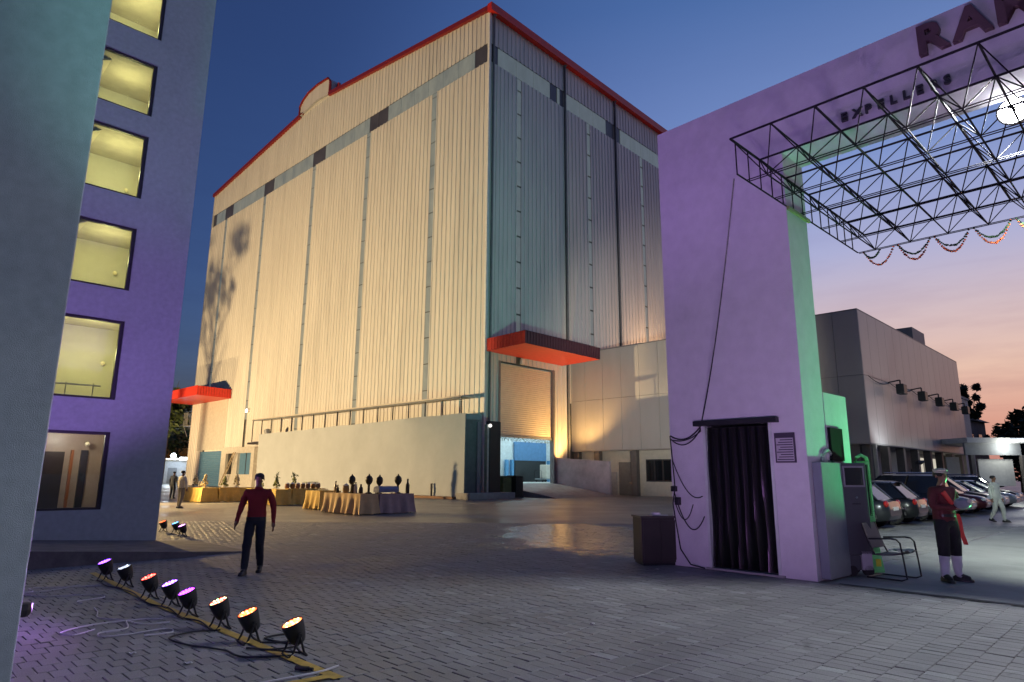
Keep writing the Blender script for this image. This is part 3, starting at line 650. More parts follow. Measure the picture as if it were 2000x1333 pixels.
# yard side, ground floor
m = MB(); m.box(.0, 27.5, 2.2, 2.4, 0, Z0-.06); part('ground_wall', m, pm('office_white', (.5, .52, .53), .7), office)
for k in range(8):
    x = .5+k*3.7; m = MB(); m.box(x, x+.5, .2, .7, 0, Z0-.07); part('column', m, COLM, office)
for x, w_ in ((1.9, 1.1), (6.0, 1.1), (9.8, 1.1), (13.6, 1.6), (17.3, 1.6)):
    m = MB(); m.box(x, x+w_, 2.12, 2.195, 0, 2.3); do = part('door', m, pm('door_dark', (.05, .055, .06), .35), office)
    m = MB(); m.tube((x+.1, 2.08, 1), (x+.1, 2.08, 1.25), .02, 6); part('handle', m, CHROME, do)
for x in (20.0, 22.4, 24.8):
    m = MB(); m.box(x, x+2.1, 2.14, 2.195, .5, 3.3); part('window', m, pm('lit_window', (.6, .58, .5), .4, emit=(1, .93, .75), estr=.55), office)
# roof box and facade floodlights
m = MB(); m.box(15.2, 19.0, .4, 5, Z1+.08, 13.9); part('roof_box', m, pm('roofbox', (.25, .24, .24), .6), office)
for k, x in enumerate((5.2, 10.7, 15.8, 20.7, 25.1)):
    m = MB(); m.tube((x, 0, 8.15), (x, -.75, 8.25), .05, 6); m.tube((x, -.75, 8.25), (x, -.75, 7.95), .05, 6); fo = part('floodlight_arm', m, STEEL, office)
    m = MB(); m.box(x-.42, x+.42, -1.05, -.55, 7.25, 7.95); part('floodlight', m, BLACK, fo, bevel=.05)
m = MB()
xs = (.6, 5.2, 10.7, 15.8, 20.7, 25.1, 28.4)
for a, b in zip(xs[:-1], xs[1:]): m.path(catenary((a, -.12, 8.1), (b, -.12, 8.1), .25), .035, 4)
part('lamp_cable', m, BLACK, office)

# ------------------------------------------------------------------ gate portal
gate = thing('gate_portal', G_LOC, G_ROT, 'purple lit plaster gate portal with raised letters and a curtained doorway', 'gate')
GT, DZ = 8.62, 2.52
m = MB()
m.box(0, .85, .0, .56, 0, 7.28); m.box(0, .85, 1.85, 2.55, 0, 7.28); m.box(0, .85, .56, 1.85, DZ, 7.28)
m.box(0, .85, 1.85, 2.55, 7.28, GT); m.box(0, .85, -8.6, 1.85, 7.28, GT); m.box(0, .85, -8.6, -6.1, 0, 7.28)
part('wall', m, PLASTER2, gate)
m = MB(); m.box(.70, .84, .57, 1.84, 0, DZ); part('room_back', m, BLACK, gate)
m = MB(); m.box(-.12, .03, .42, 1.98, DZ-.02, DZ+.07); part('lintel_hood', m, BLACK, gate)
for a in (.56, 1.80):
    m = MB(); m.box(-.015, .1, a, a+.05, .02, DZ-.02); part('door_jamb', m, pm('jamb_pale', (.55, .58, .55), .5), gate)
m = MB(); m.box(-.04, .5, .5, 1.9, 0, .035); part('door_sill', m, CONC, gate)
CURT = pm('black_vinyl', (.003, .003, .0035), .22, var=.2, spec=.35)
for k in range(7):   # strip curtain, each strip its own sheet
    m = MB(); a = .62+k*.17; n = 14; w_ = .19
    for j in range(n+1):
        z = .05+(DZ-.1)*j/n
        for i in range(5):
            q = i/4; d = .025*math.sin(q*math.pi)+.028*math.sin(j*.5+k*1.9)*(1-j/n)+.012*math.sin(z*3+k)
            m.v.append((.05+d+(.012 if k % 2 else 0), a+q*w_, z))
    for j in range(n):
        for i in range(4): b = j*5+i; m.f.append((b, b+1, b+6, b+5)); m.m.append(0)
    part('curtain_strip', m, CURT, gate, True)
m = MB(); m.box(-.03, -.004, .17, .51, 1.83, 2.32); nb = part('notice_board', m, pm('board_dark', (.05, .035, .06), .5), gate)
m = MB(); m.box(-.034, -.03, .195, .485, 1.855, 2.235); part('notice_sheet', m, pm('board_sheet', (.42, .38, .42), .6), nb)
for k in range(9):
    m = MB(); z = 1.875+k*.04; m.box(-.0375, -.034, .205, .475-.03*(k % 3), z, z+.016); part('print_line', m, pm('board_dark', (.05, .035, .06)), nb)
# letters on the beam
def text_mesh(txt, size, ext, off=.0):
    cu = bpy.data.curves.new('t', 'FONT'); cu.body = txt; cu.size = size; cu.extrude = ext; cu.offset = off; cu.resolution_u = 3
    o = bpy.data.objects.new('t', cu); COL.objects.link(o); bpy.context.view_layer.update()
    me = bpy.data.meshes.new_from_object(o.evaluated_get(bpy.context.evaluated_depsgraph_get())); bpy.data.objects.remove(o); return me
LET = pm('letter_brown', (.13, .07, .075), .5)
LET2 = pm('letter_dark', (.05, .045, .05), .5)
def letters(txt, y0, pitch, z, size, ext, mat, off):
    y = y0
    for ch in txt:
        if ch != ' ':
            me = text_mesh(ch, size, ext, off); me.materials.clear(); me.materials.append(mat); me.name = 'letter'
            o = link('letter', me, gate, (-.004-ext, y, z)); o.rotation_euler = (R(90), 0, R(-90))
        y -= pitch
letters('RAM', -2.24, .50, 8.03, .66, .05, LET, .022)
letters('EXPELLERS', -1.04, .185, 7.42, .20, .02, LET2, .008)
# lower pier behind the column, grey leaf, black panel
m = MB(); m.box(.86, 1.9, -.01, .9, 0, 3.05); part('low_pier', m, PLASTER2, gate)
m = MB(); m.box(.9, 1.45, -.06, -.012, 1.88, 2.44); part('black_panel', m, pm('screen_black', (.006, .007, .007), .8, spec=.1), gate)
m = MB(); m.path([(.55+.25*math.sin(t*math.pi/8-math.pi/2)*.9+.2, -.03, 1.85+.2*math.sin(t*math.pi/8)) for t in range(9)], .03, 6); part('lifting_loop', m, pm('loop_grey', (.3, .35, .32), .5), gate)
m = MB(); m.box(.12, 1.28, -.16, -.012, .03, 1.84); part('grey_leaf', m, pm('leaf_grey', (.17, .20, .225), .55, var=.1, dirt=.2), gate, bevel=.01)
# wiring on the left jamb
wires = thing('wiring', G_LOC, G_ROT, 'thin dark cables looping down the purple gate wall beside the curtain', 'cable')
m = MB(); m.path(catenary((-1.75, .06, 6.2), (-.06, 1.83, 2.58), .28, 24), .012, 5); part('drop_wire', m, BLACK, wires)
m = MB()
m.path(catenary((-.05, 1.86, 2.5), (-.03, 2.52, 2.35), .14), .013, 5); m.path(catenary((-.05, 1.86, 2.46), (-.03, 2.53, 2.3), .2), .011, 5); m.path(catenary((-.05, 1.86, 2.42), (-.03, 2.52, 2.28), .09), .011, 5)
m.path([(-.03, 2.53, 2.35), (-.03, 2.5, 1.9), (-.03, 2.47, 1.4), (-.04, 2.52, 1.1), (-.03, 2.47, .7), (-.04, 2.4, .3), (-.05, 2.2, .05), (-.08, 1.9, .02)], .012, 5)
m.path(catenary((-.03, 2.5, 1.9), (-.04, 1.9, 1.25), .25), .01, 5); m.path(catenary((-.04, 2.48, 1.3), (-.04, 1.88, .9), .42), .011, 5); m.path(catenary((-.04, 2.48, 1.15), (-.04, 2.1, 1.1), .3), .01, 5)
part('jamb_wires', m, BLACK, wires)
m = MB(); m.box(-.09, -.01, 2.43, 2.53, 1.32, 1.42); part('junction_box', m, BLACK, wires, bevel=.01); m = MB(); m.box(-.1, -.01, 2.36, 2.45, 1.08, 1.22); part('junction_box', m, BLACK, wires, bevel=.01)

# dark cabinet standing left of the gate
cbn = thing('dark_cabinet', (2.73, 12.72, 0), R(8), 'dark brown waist high cabinet standing beside the purple gate', 'cabinet')
m = MB(); m.box(-.36, .36, -.25, .25, .05, .84); part('carcass', m, pm('cab_dark', (.03, .022, .02), .5, var=.25), cbn, bevel=.008)
m = MB(); m.box(-.38, .38, -.27, .27, .84, .875); part('top_board', m, pm('cab_top', (.06, .05, .045), .4), cbn)
m = MB(); m.box(-.33, -.01, -.262, -.25, .1, .8); part('door', m, pm('cab_dark', (.03, .022, .02)), cbn); m = MB(); m.box(.01, .33, -.262, -.25, .1, .8); part('door', m, pm('cab_dark', (.03, .022, .02)), cbn)
m = MB(); m.box(-.34, .34, -.23, .23, 0, .05); part('plinth', m, BLACK, cbn)
tray = thing('glass_tray', tuple(Vector((2.78, 12.7, .876))), R(8), 'small clear tray with papers lying on the dark cabinet', 'tray')
m = MB(); m.box(-.16, .16, -.1, .1, 0, .015); part('base', m, pm('tray_clear', (.5, .55, .58), .2), tray); m = MB(); m.box(-.12, .02, -.06, .06, .016, .05); part('papers', m, WHITEP, tray)

# ------------------------------------------------------------------ steel space frame through the gate
TRU = pm('truss_steel', (.012, .009, .012), .7, spec=.2)
truss = thing('space_frame', G_LOC, G_ROT, 'dark steel space frame canopy running through the gate opening', 'canopy')
DX, DY, NXT, NYT, ZU, ZL = .98, .645, 7, 12, 6.76, 6.22
UX = lambda i: -1.97+i*DX
UY = lambda j: -.03-j*DY
for j in range(NYT):
    m = MB(); m.tube((UX(0), UY(j), ZU), (UX(NXT-1), UY(j), ZU), .021 if j % 2 == 0 else .015, 6); part('top_chord', m, TRU, truss)
for i in range(NXT):
    m = MB(); m.tube((UX(i), UY(0), ZU), (UX(i), UY(NYT-1), ZU), .017, 6); part('cross_chord', m, TRU, truss)
for j in range(NYT-1):
    m = MB(); y = UY(j)-DY/2; m.tube((UX(0)+DX/2, y, ZL), (UX(NXT-1)-DX/2, y, ZL), .013, 6); part('bottom_chord', m, TRU, truss)
for i in range(NXT-1):
    x = UX(i)+DX/2
    for dx in (-.035, .035):
        m = MB(); m.tube((x+dx, UY(0), ZL), (x+dx, UY(NYT-1), ZL), .009, 5); part('bottom_tie', m, TRU, truss)
for i in range(NXT-1):
    for j in range(NYT-1):
        m = MB(); c = (UX(i)+DX/2, UY(j)-DY/2, ZL)
        for a in (0, 1):
            for b in (0, 1): m.tube((UX(i+a), UY(j+b), ZU), c, .0095, 5)
        part('web_member', m, TRU, truss)
m = MB(); m.tube((UX(0)+.15, UY(0), ZL), (UX(NXT-1)-.55, UY(0), ZL), .014, 6)
for k in range(13): x = UX(0)+.15+k*.41; m.tube((x, UY(0), ZL), (x, UY(0), ZU), .011, 5)
part('side_lattice', m, TRU, truss)
m = MB(); m.box(-.1, .8, -.09, -.045, 6.14, 6.2); part('wall_bracket', m, pm('bracket_green', (.2, .25, .08), .5), truss)
# garlands on the far edge
GG = pm('garland_green', (.05, .11, .05), .7, var=.3); GO = pm('garland_orange', (.75, .16, .05), .6, var=.2)
for k in range(9):
    tl = 'first' if k == 0 else ''
    names = ['leftmost and smallest swag of orange and green garland under the steel frame', 'second swag of orange garland from the purple wall', 'third swag of orange garland from the purple wall', 'fourth swag of orange garland from the purple wall', 'fifth swag of orange garland from the purple wall', 'sixth swag of orange garland from the purple wall', 'seventh swag of orange garland along the steel frame', 'eighth swag of orange garland along the steel frame', 'last swag of orange garland along the steel frame']
    ga = thing('flower_garland', G_LOC, G_ROT, names[k], 'garland', 'garlands hanging from the space frame')
    x = UX(NXT-1)-.45; y0 = -.12-k*DY; y1 = y0-DY*.86
    for mt, sg, nm in ((GO, .36 if k else .32, 'flower_string'), (GG, .24 if k else .15, 'leaf_string')):
        m = MB(); pts = catenary((x, y0, ZL), (x+.02, y1 if nm[0] == 'f' or k else y0-.3, ZL), sg, 22)
        for p in pts: m.sphere((p.x+random.uniform(-.008, .008), p.y, p.z+random.uniform(-.008, .008)), random.uniform(.017, .026), 6, 4)
        tag(part(nm, m, mt, ga), kind='stuff')
# flood lamp at the back of the beam
fl = thing('flood_lamp', tuple(FG @ Vector((.98, -3.18, 7.12))), G_ROT, 'dazzling white flood lamp hanging in the gate opening', 'lamp')
LM = Matrix.Rotation(R(-90), 3, 'Y')
m = MB(); m.lathe([(.10, -.12), (.17, -.06), (.215, .06), (.222, .10), (.20, .10)], 24, (0, 0, -.03), 0, LM); part('housing', m, BLACK, fl, True)
m = MB(); m.lathe([(.20, .095), (.17, .125), (.09, .145), (.01, .15)], 24, (0, 0, -.03), 0, LM); part('lens', m, pm('lamp_flood', (1, 1, 1), .4, emit=(.95, .97, 1), estr=30), fl, True)
m = MB(); m.tube((0, 0, .1), (0, 0, .45), .02, 6); part('bracket', m, STEEL, fl)
spot('flood_light', tuple(FG @ Vector((.80, -3.18, 7.05))), tuple(FG @ Vector((-6.0, -2.6, 0))), (.93, .97, 1), 2900, 86, .5, .12)

# ------------------------------------------------------------------ PAR stage lights on the ground
def par_can(loc, aim, cols, estr, label, power, group, ang=70, blend=.7, lcol=None, rz=None, sc=.80, rad=.06):
    if aim is None:
        f_ = Vector((loc[0], loc[1], 0)).normalized(); aim = Vector((-f_.y, f_.x, 0))*.36-f_*.13+Vector((0, 0, .90))
    estr = estr*.45
    t = thing('stage_light', loc, 0, label, 'stage light', group); t.scale = (sc, sc, sc)
    a = Vector(aim).normalized(); M = Vector((0, 0, 1)).rotation_difference(a).to_matrix(); c = Vector((0, 0, .235))
    m = MB(); m.lathe([(.012, -.128), (.05, -.122), (.082, -.09), (.102, -.03), (.114, .04), (.121, .10), (.123, .135), (.117, .137), (.110, .118)], 22, c, 0, M); body = part('can', m, BLACK, t, True)
    mats = []
    for i, q in enumerate(cols):
        mats.append(pm('led_%d_%d_%d_%d' % (q[0]*100, q[1]*100, q[2]*100, estr*10), (.6, .6, .6), .3, emit=q, estr=estr))
    m = MB(); m.lathe([(.001, .1185), (.111, .119)], 22, c, 0, M); part('lens_plate', m, pm('led_plate_%d_%d_%d' % tuple(int(v*100) for v in cols[0]), (.05, .05, .05), .25, emit=cols[0], estr=estr*.7), body)
    for k in range(19):
        rr, th = (0, 0) if k == 0 else ((.045, k*math.pi/3) if k < 7 else (.088, k*math.pi/6))
        p = M @ Vector((rr*math.cos(th), rr*math.sin(th), .122))+c
        m = MB(); m.lathe([(.016, -.002), (.016, .004), (.009, .009)], 8, p, 0, M); part('led', m, mats[k % len(mats)], body)
    f = Vector((a.x, a.y, 0)); f = f.normalized() if f.length > .01 else Vector((0, 1, 0)); s_ = Vector((-f.y, f.x, 0))
    for k, lean in ((0, .10), (1, -.10)):
        m = MB(); w_ = .128
        m.path([c+s_*w_, Vector((0, 0, .06))+s_*w_*1.02+f*lean*.6, Vector((0, 0, .012))+s_*w_*.9+f*lean, Vector((0, 0, .012))-s_*w_*.9+f*lean, Vector((0, 0, .06))-s_*w_*1.02+f*lean*.6, c-s_*w_], .0125, 6)
        part('yoke', m, BLACK, t)
    for k in (-1, 1):
        p = c+s_*.122*k; m = MB(); m.tube(p, p+s_*.03*k, .022, 8); part('tilt_knob', m, BLACK, t)
    if power:
        spot('beam', tuple(c+a*.15), tuple(c+a*2), lcol or cols[0], power, ang, blend, rad, t)
    return t
VIO, PUR, REDL, ORA, WHT, CYA, MAG = (.20, .05, 1), (.42, .04, 1), (1, .03, .02), (1, .13, .02), (.7, .8, 1), (.1, .6, 1), (.85, .25, 1)
GP = 'stage lights along the yellow line'
AT = None
par_can((-6.12, 10.35, 0), AT, [VIO, VIO], 22, 'violet lit stage light at the far end of the yellow line', 620, GP, 172, .25, lcol=(.55, .25, 1))
par_can((-5.49, 9.78, 0), None, [WHT, (.05, .06, .1), (.05, .06, .1)], 5, 'nearly unlit stage light with a few white leds, second along the yellow line', 0, GP)
par_can((-4.66, 8.90, 0), None, [REDL, (1, .12, .08)], 18, 'red lit stage light, third along the yellow line', 30, GP, lcol=(1, .15, .1))
par_can((-4.14, 8.42, 0), AT, [VIO, (.4, .2, 1)], 22, 'blue violet stage light just behind the purple one', 650, GP, 172, .25, lcol=(.42, .24, 1))
par_can((-3.66, 7.86, 0), None, [PUR, PUR], 20, 'bright purple stage light in the middle of the row', 450, GP, 172, .25, lcol=(.62, .22, 1))
par_can((-3.05, 7.30, 0), None, [REDL, (.25, 1, .4), (1, .7, .4)], 11, 'red and green stage light, third from the near end', 20, GP, lcol=(1, .5, .25))
par_can((-2.52, 6.74, 0), None, [ORA, (1, .06, .015), (1, .42, .16)], 17, 'orange red stage light, second from the near end', 25, GP, lcol=(1, .4, .2))
par_can((-1.94, 6.30, 0), None, [(1, .2, .05), (1, .09, .02), (1, .5, .25)], 19, 'orange white stage light nearest the corner of the yellow line', 25, GP, lcol=(1, .45, .22))
GQ = 'stage lights behind the tower corner'
par_can((-9.62, 18.7, 0), None, [ORA], 6, 'small orange stage light half hidden behind the tower corner', 0, GQ)
par_can((-9.02, 18.2, 0), None, [CYA, (.2, .3, 1)], 9, 'blue stage light standing behind the magenta one', 25, GQ, lcol=(.1, .4, 1))
par_can((-8.42, 17.35, 0), None, [MAG, (.6, .2, 1)], 14, 'magenta stage light out beyond the tower corner', 60, GQ, lcol=(.6, .2, 1))
# the same kind of lamps stand outside the picture and colour the tower top and the gate
GX = 'stage lights outside the view'
par_can((2.6, -2.4, 0), (-.62, .62, .42), [(.15, .75, .7)], 12, 'added teal light tinting the plastered pier', 60, GX, 70, .8, (.45, .70, .66))  # unseen lamp added to tint the pier teal
par_can((.6, 1.6, 0), (.33, .80, .46), [(.5, .25, 1)], 12, 'violet stage light aimed at the purple gate', 2300, GX, 75, .8, (.56, .41, .74), rad=.55)
par_can((-.9, 2.2, 0), (.40, .85, .30), [(.8, .3, 1)], 12, 'magenta stage light aimed at the purple gate', 480, GX, 60, .8, (.62, .25, .9), rad=.4)
par_can((3.2, -2.0, 0), (-11.9, 17.2, 12.5), [(.15, .75, .7)], 12, 'teal stage light aimed at the tower top', 2200, GX, 30, .8, (.30, .72, .66))
par_can(tuple(FG @ Vector((4.5, -2.6, 0))), tuple(FG.to_3x3() @ Vector((-4.1, 2.6, 3.7))), [(.1, 1, .3)], 9, 'green stage light in the yard aimed at the gate pillar', 1150, GX, 60, .8, (.10, 1, .30), sc=.8)

# cables of the stage lights
CW = pm('cable_white', (.55, .52, .55), .5); CB = pm('cable_black', (.03, .03, .032), .5)
def cable(pts, r, mat, label):
    # smooth by Catmull-Rom
    P_ = [Vector((*p, r+.004)) if len(p) == 2 else Vector(p) for p in pts]; out = []
    for i in range(len(P_)-1):
        a, b, c, d = P_[max(i-1, 0)], P_[i], P_[i+1], P_[min(i+2, len(P_)-1)]
        for k in range(7):
            t = k/7; out.append(.5*((2*b)+(c-a)*t+(2*a-5*b+4*c-d)*t*t+(3*b-a-3*c+d)*t**3))
    out.append(P_[-1]); m = MB(); m.path(out, r, 5)
    return tag(part('cable', m, mat, None, True), label, 'cable', 'cables on the paving')
cable([(-3.7, 7.55), (-3.95, 7.45), (-4.2, 7.6), (-4.0, 7.25), (-4.15, 7.05), (-4.05, 6.9), (-3.85, 6.98), (-3.6, 7.25), (-3.45, 7.1), (-3.65, 6.95)], .008, CW, 'white cable tangle in front of the purple stage light')
cable([(-3.85, 7.7), (-4.1, 7.68), (-4.45, 7.4), (-4.55, 7.05), (-4.35, 6.95), (-4.3, 7.2)], .008, CW, 'white cable loop farther into the tangle')
cable([(-6.2, 9.9), (-6.35, 9.4), (-6.55, 9.2), (-6.1, 9.0), (-5.6, 9.15), (-5.3, 9.0), (-5.45, 8.7), (-5.3, 8.55)], .007, CW, 'pale cable trailing below the violet stage light')
cable([(-5.9, 9.9), (-6.2, 9.75), (-6.7, 9.6), (-6.5, 9.35), (-6.8, 9.25)], .007, CW, 'pale cable zigzag close to the pier')
cable([(-5.0, 8.3), (-4.8, 8.05), (-4.6, 7.75), (-4.25, 7.65)], .007, CW, 'thin pale cable lying between the tangles')
cable([(-1.45, 5.95), (-1.55, 5.78), (-1.75, 5.6), (-2.1, 5.35), (-2.4, 5.2)], .009, CW, 'white cable end curving off at the near corner')
cable([(-2.4, 6.7), (-2.15, 6.75), (-2.05, 6.95), (-2.25, 7.05), (-2.42, 6.88), (-2.2, 6.72), (-2.0, 6.6), (-2.2, 6.45), (-2.45, 6.5), (-2.1, 6.4), (-1.9, 6.35)], .009, CB, 'black coiled cable between the two nearest stage lights')
cable([(-3.0, 7.2), (-3.25, 7.1), (-3.35, 6.85), (-3.05, 6.6), (-2.8, 6.5), (-2.6, 6.4), (-2.35, 6.2), (-1.95, 6.25)], .009, CB, 'black cable running along the near stage lights')
cable([(-6.1, 10.2), (-5.8, 9.85), (-5.5, 9.65), (-5.1, 9.3), (-4.7, 8.8), (-4.4, 8.5), (-4.1, 8.3), (-3.7, 7.8), (-3.4, 7.6), (-3.1, 7.2)], .009, CB, 'black cable linking the far stage lights')
pl_ = MB(); pl_.tube((-1.78, 5.85, .02), (-1.66, 5.80, .025), .02, 8); pl_.tube((-1.66, 5.8, .025), (-1.62, 5.79, .025), .014, 8)
tag(part('plug', pl_, BLACK, None, True), 'black plug lying by the near end of the yellow line', 'plug')

# ------------------------------------------------------------------ people
def person(name_label, loc, rz, h, mats, J=None, sleeve='long', sock=False, group=None, extra_r=1.0):
    t = thing('person', loc, rz, name_label, 'person', group)
    j = dict(pel=(0, 0, .95), spi=(0, .01, 1.13), che=(0, .01, 1.31), nb=(0, .015, 1.44), nk=(0, .005, 1.51), jaw=(0, -.02, 1.575), hd=(0, -.01, 1.635), ht=(0, .005, 1.70), nose=(0, -.105, 1.615))
    for s_, k in ((-1, 'L'), (1, 'R')):
        j.update({'sh'+k: (s_*.190, .01, 1.395), 'el'+k: (s_*.25, .03, 1.13), 'wr'+k: (s_*.275, -.03, .885), 'hp'+k: (s_*.085, 0, .90), 'kn'+k: (s_*.105, -.02, .50), 'an'+k: (s_*.11, .03, .085), 'to'+k: (s_*.135, -.15, .04)})
    if J: j.update(J)
    B = []   # (a, b, mat)
    R_ = dict(pel=(.158, .118), spi=(.152, .112), che=(.172, .120), nb=(.085, .07), nk=(.052, .055), jaw=(.052, .062), hd=(.080, .094), ht=(.060, .074), nose=(.012, .012))
    for a, b, m_ in (('pel', 'spi', 1), ('spi', 'che', 1), ('che', 'nb', 1), ('nb', 'nk', 0), ('nk', 'jaw', 0), ('jaw', 'hd', 0), ('hd', 'ht', 0), ('hd', 'nose', 0)): B.append((a, b, m_))
    for k in 'LR':
        fm = 1 if sleeve == 'long' else 0
        R_.update({'sh'+k: (.078, .074), 'el'+k: (.056, .056), 'wr'+k: (.036, .036), 'hp'+k: (.105, .108), 'kn'+k: (.078, .080), 'an'+k: (.058, .062), 'to'+k: (.042, .030)})
        s_ = -1 if k == 'L' else 1
        w_ = Vector(j['wr'+k]); d = (w_-Vector(j['el'+k])).normalized(); n_ = Vector((0, -1, 0)); n_ = (n_-d*n_.dot(d)).normalized()
        j['pm'+k] = tuple(w_+d*.06); R_['pm'+k] = (.034, .024)
        B += [('che', 'sh'+k, 5), ('sh'+k, 'el'+k, 5), ('el'+k, 'wr'+k, 5 if fm else 0), ('wr'+k, 'pm'+k, 0), ('pel', 'hp'+k, 2), ('hp'+k, 'kn'+k, 2), ('kn'+k, 'an'+k, 4 if sock else 2), ('an'+k, 'to'+k, 3)]
        for q in range(4):
            o = n_*(.027-.018*q); f1 = w_+d*.09+o; f2 = f1+d*(.04 if q in (1, 2) else .032)+n_*.006; f3 = f2+d*.028+Vector((-s_*.012, 0, 0))
            for nm, p in (('a', f1), ('b', f2), ('c', f3)): j['f%d%s%s' % (q, nm, k)] = tuple(p); R_['f%d%s%s' % (q, nm, k)] = (.0095, .0095)
            B += [('pm'+k, 'f%da%s' % (q, k), 0), ('f%da%s' % (q, k), 'f%db%s' % (q, k), 0), ('f%db%s' % (q, k), 'f%dc%s' % (q, k), 0)]
        t1 = w_+d*.04+n_*.045; t2 = t1+d*.04+n_*.012
        j['ta'+k] = tuple(t1); j['tb'+k] = tuple(t2); R_['ta'+k] = (.011, .011); R_['tb'+k] = (.0095, .0095)
        B += [('wr'+k, 'ta'+k, 0), ('ta'+k, 'tb'+k, 0)]
    keys = list(j); ix = {k: i for i, k in enumerate(keys)}; sc = h/1.755
    vs = [tuple(Vector(j[k])*sc) for k in keys]
    me = bpy.data.meshes.new('sk'); me.from_pydata(vs, [(ix[a], ix[b]) for a, b, _ in B], [])
    o = bpy.data.objects.new('sk', me); COL.objects.link(o); md = o.modifiers.new('skin', 'SKIN'); md.use_smooth_shade = True
    sd = me.skin_vertices[0].data
    for k in keys:
        f_ = extra_r if k[:2] in ('pe', 'sp', 'ch', 'sh', 'el', 'hp', 'kn') else 1
        sd[ix[k]].radius = (R_[k][0]*sc*f_, R_[k][1]*sc*f_); sd[ix[k]].use_root = (k == 'pel')
    ss = o.modifiers.new('sub', 'SUBSURF'); ss.levels = 2; ss.render_levels = 2
    bpy.context.view_layer.update(); dg = bpy.context.evaluated_depsgraph_get()
    bm_ = bpy.data.meshes.new_from_object(o.evaluated_get(dg)); bpy.data.objects.remove(o); bm_.name = 'body'
    bm_.materials.clear()
    for m_ in mats: bm_.materials.append(m_)
    segs = [(Vector(vs[ix[a]]), Vector(vs[ix[b]]), m_, (R_[a][0]+R_[b][0])*.5*sc) for a, b, m_ in B]
    hem = (j['pel'][2]-.02)*sc
    for p in bm_.polygons:
        c = p.center; best = 9; bi = 0
        for a, b, m_, r_ in segs:
            ab = b-a; t_ = max(0, min(1, (c-a).dot(ab)/ab.length_squared)); d = (c-(a+ab*t_)).length-r_
            if d < best: best = d; bi = m_
        if bi == 1 and c.z < hem: bi = 2
        if bi == 2 and c.z > hem: bi = 1
        if bi in (1, 5) and c.z > 1.478*sc and abs(c.x) < .1*sc: bi = 0
        if bi == 5: bi = 1
        p.material_index = min(bi, len(mats)-1); p.use_smooth = True
    from mathutils import noise as mn
    for v in bm_.vertices:
        if v.co.z < 1.45*sc and v.co.z > .1*sc: v.co += v.normal*(mn.noise(Vector((v.co.x*9, v.co.y*9, v.co.z*13+h*7)))*.011*sc)
    link('body', bm_, t)
    for k in 'LR':
        a_ = Vector(j['an'+k])*sc; b_ = Vector(j['to'+k])*sc; f_ = Vector((b_.x-a_.x, b_.y-a_.y, 0)); f_ = f_.normalized() if f_.length > .01 else Vector((0, -1, 0)); g_ = Vector((-f_.y, f_.x, 0))
        m_ = MB(); c0 = a_-f_*.075*sc; zt = max(0, a_.z-.088*sc); zb = max(0, b_.z-.04*sc)
        for q, wq, hq in ((0, .030, .065), (.04, .040, .088), (.10, .042, .090), (.17, .046, .066), (.225, .047, .052), (.262, .036, .040), (.276, .016, .024)):
            o_ = c0+f_*q*sc; z0_ = zt+(zb-zt)*min(1, q/.2)+.003
            for u_, v_ in ((-1, 0), (-1, .55), (-.6, 1), (.6, 1), (1, .55), (1, 0)): p_ = o_+g_*u_*wq*sc; m_.v.append((p_.x, p_.y, z0_+v_*hq*sc))
        for r_ in range(6):
            for e_ in range(6): m_.f.append((r_*6+e_, r_*6+(e_+1) % 6, r_*6+6+(e_+1) % 6, r_*6+6+e_)); m_.m.append(0)
        m_.f += [(5, 4, 3, 2, 1, 0), (36, 37, 38, 39, 40, 41)]; m_.m += [0, 0]
        part('shoe', m_, SHOE, t, True)
    return t, sc
SKIN = pm('skin_brown', (.24, .12, .075), .5, var=.08); HAIR = pm('hair_black', (.008, .007, .007), .5, bump=.6, bscale=90)
SHOE = pm('shoe_black', (.015, .014, .014), .4)
def hair(t, sc, J=(0, 0), back=.0):
    m = MB(); n = 14
    prof = [(.088, -.01), (.094, .03), (.088, .065), (.066, .092), (.03, .104), (.004, .106)]
    m.lathe(prof, n, (0, 0, 0), 0, Matrix.Diagonal((.90, 1.08, 1)))
    m.v = [((x+J[0]+random.uniform(-.003, .003))*sc, (y+.012+J[1]+(.012 if z < .02 else 0))*sc, (z+1.63)*sc) for x, y, z in m.v]
    part('hair', m, HAIR, t, True)
def face(t, sc):
    m = MB()
    for s_ in (-1, 1): m.sphere((s_*.028*sc, -.088*sc, 1.637*sc), .009*sc, 6, 4)
    part('eyes', m, pm('eye_dark', (.02, .015, .012), .3), t)
    m = MB(); m.box(-.022*sc, .022*sc, -.0885*sc, -.07*sc, 1.576*sc, 1.583*sc); part('mouth', m, pm('lip', (.09, .03, .025), .5), t)
    for s_ in (-1, 1):
        m = MB(); m.sphere((s_*.080*sc, .01*sc, 1.62*sc), .022*sc, 6, 5, (.45, .8, 1.2)); part('ear', m, SKIN, t)
MRED = pm('shirt_red', (.33, .028, .025), .8, bump=.9, bscale=11); JEAN = pm('jeans_dark', (.022, .026, .034), .8, bump=.9, bscale=12)
t, sc = person('man in a red shirt and dark jeans walking across the paving', (-4.22, 11.15, 0), R(9), 1.63, [SKIN, MRED, JEAN, SHOE],
    J=dict(knL=(-.105, -.08, .50), anL=(-.11, -.10, .085), toL=(-.125, -.235, .036), knR=(.09, .03, .50), anR=(.075, .26, .105), toR=(.085, .13, .042),
           elL=(-.27, .0, 1.14), wrL=(-.31, -.07, .90), elR=(.28, .04, 1.13), wrR=(.30, .0, .87)))
hair(t, sc); face(t, sc)
m = MB(); m.lathe([(.072, 0), (.066, .025), (.060, .03)], 16, (0, .01*sc, 1.455*sc), 0, Matrix.Diagonal((sc, sc, 1))); part('collar', m, MRED, t, True)
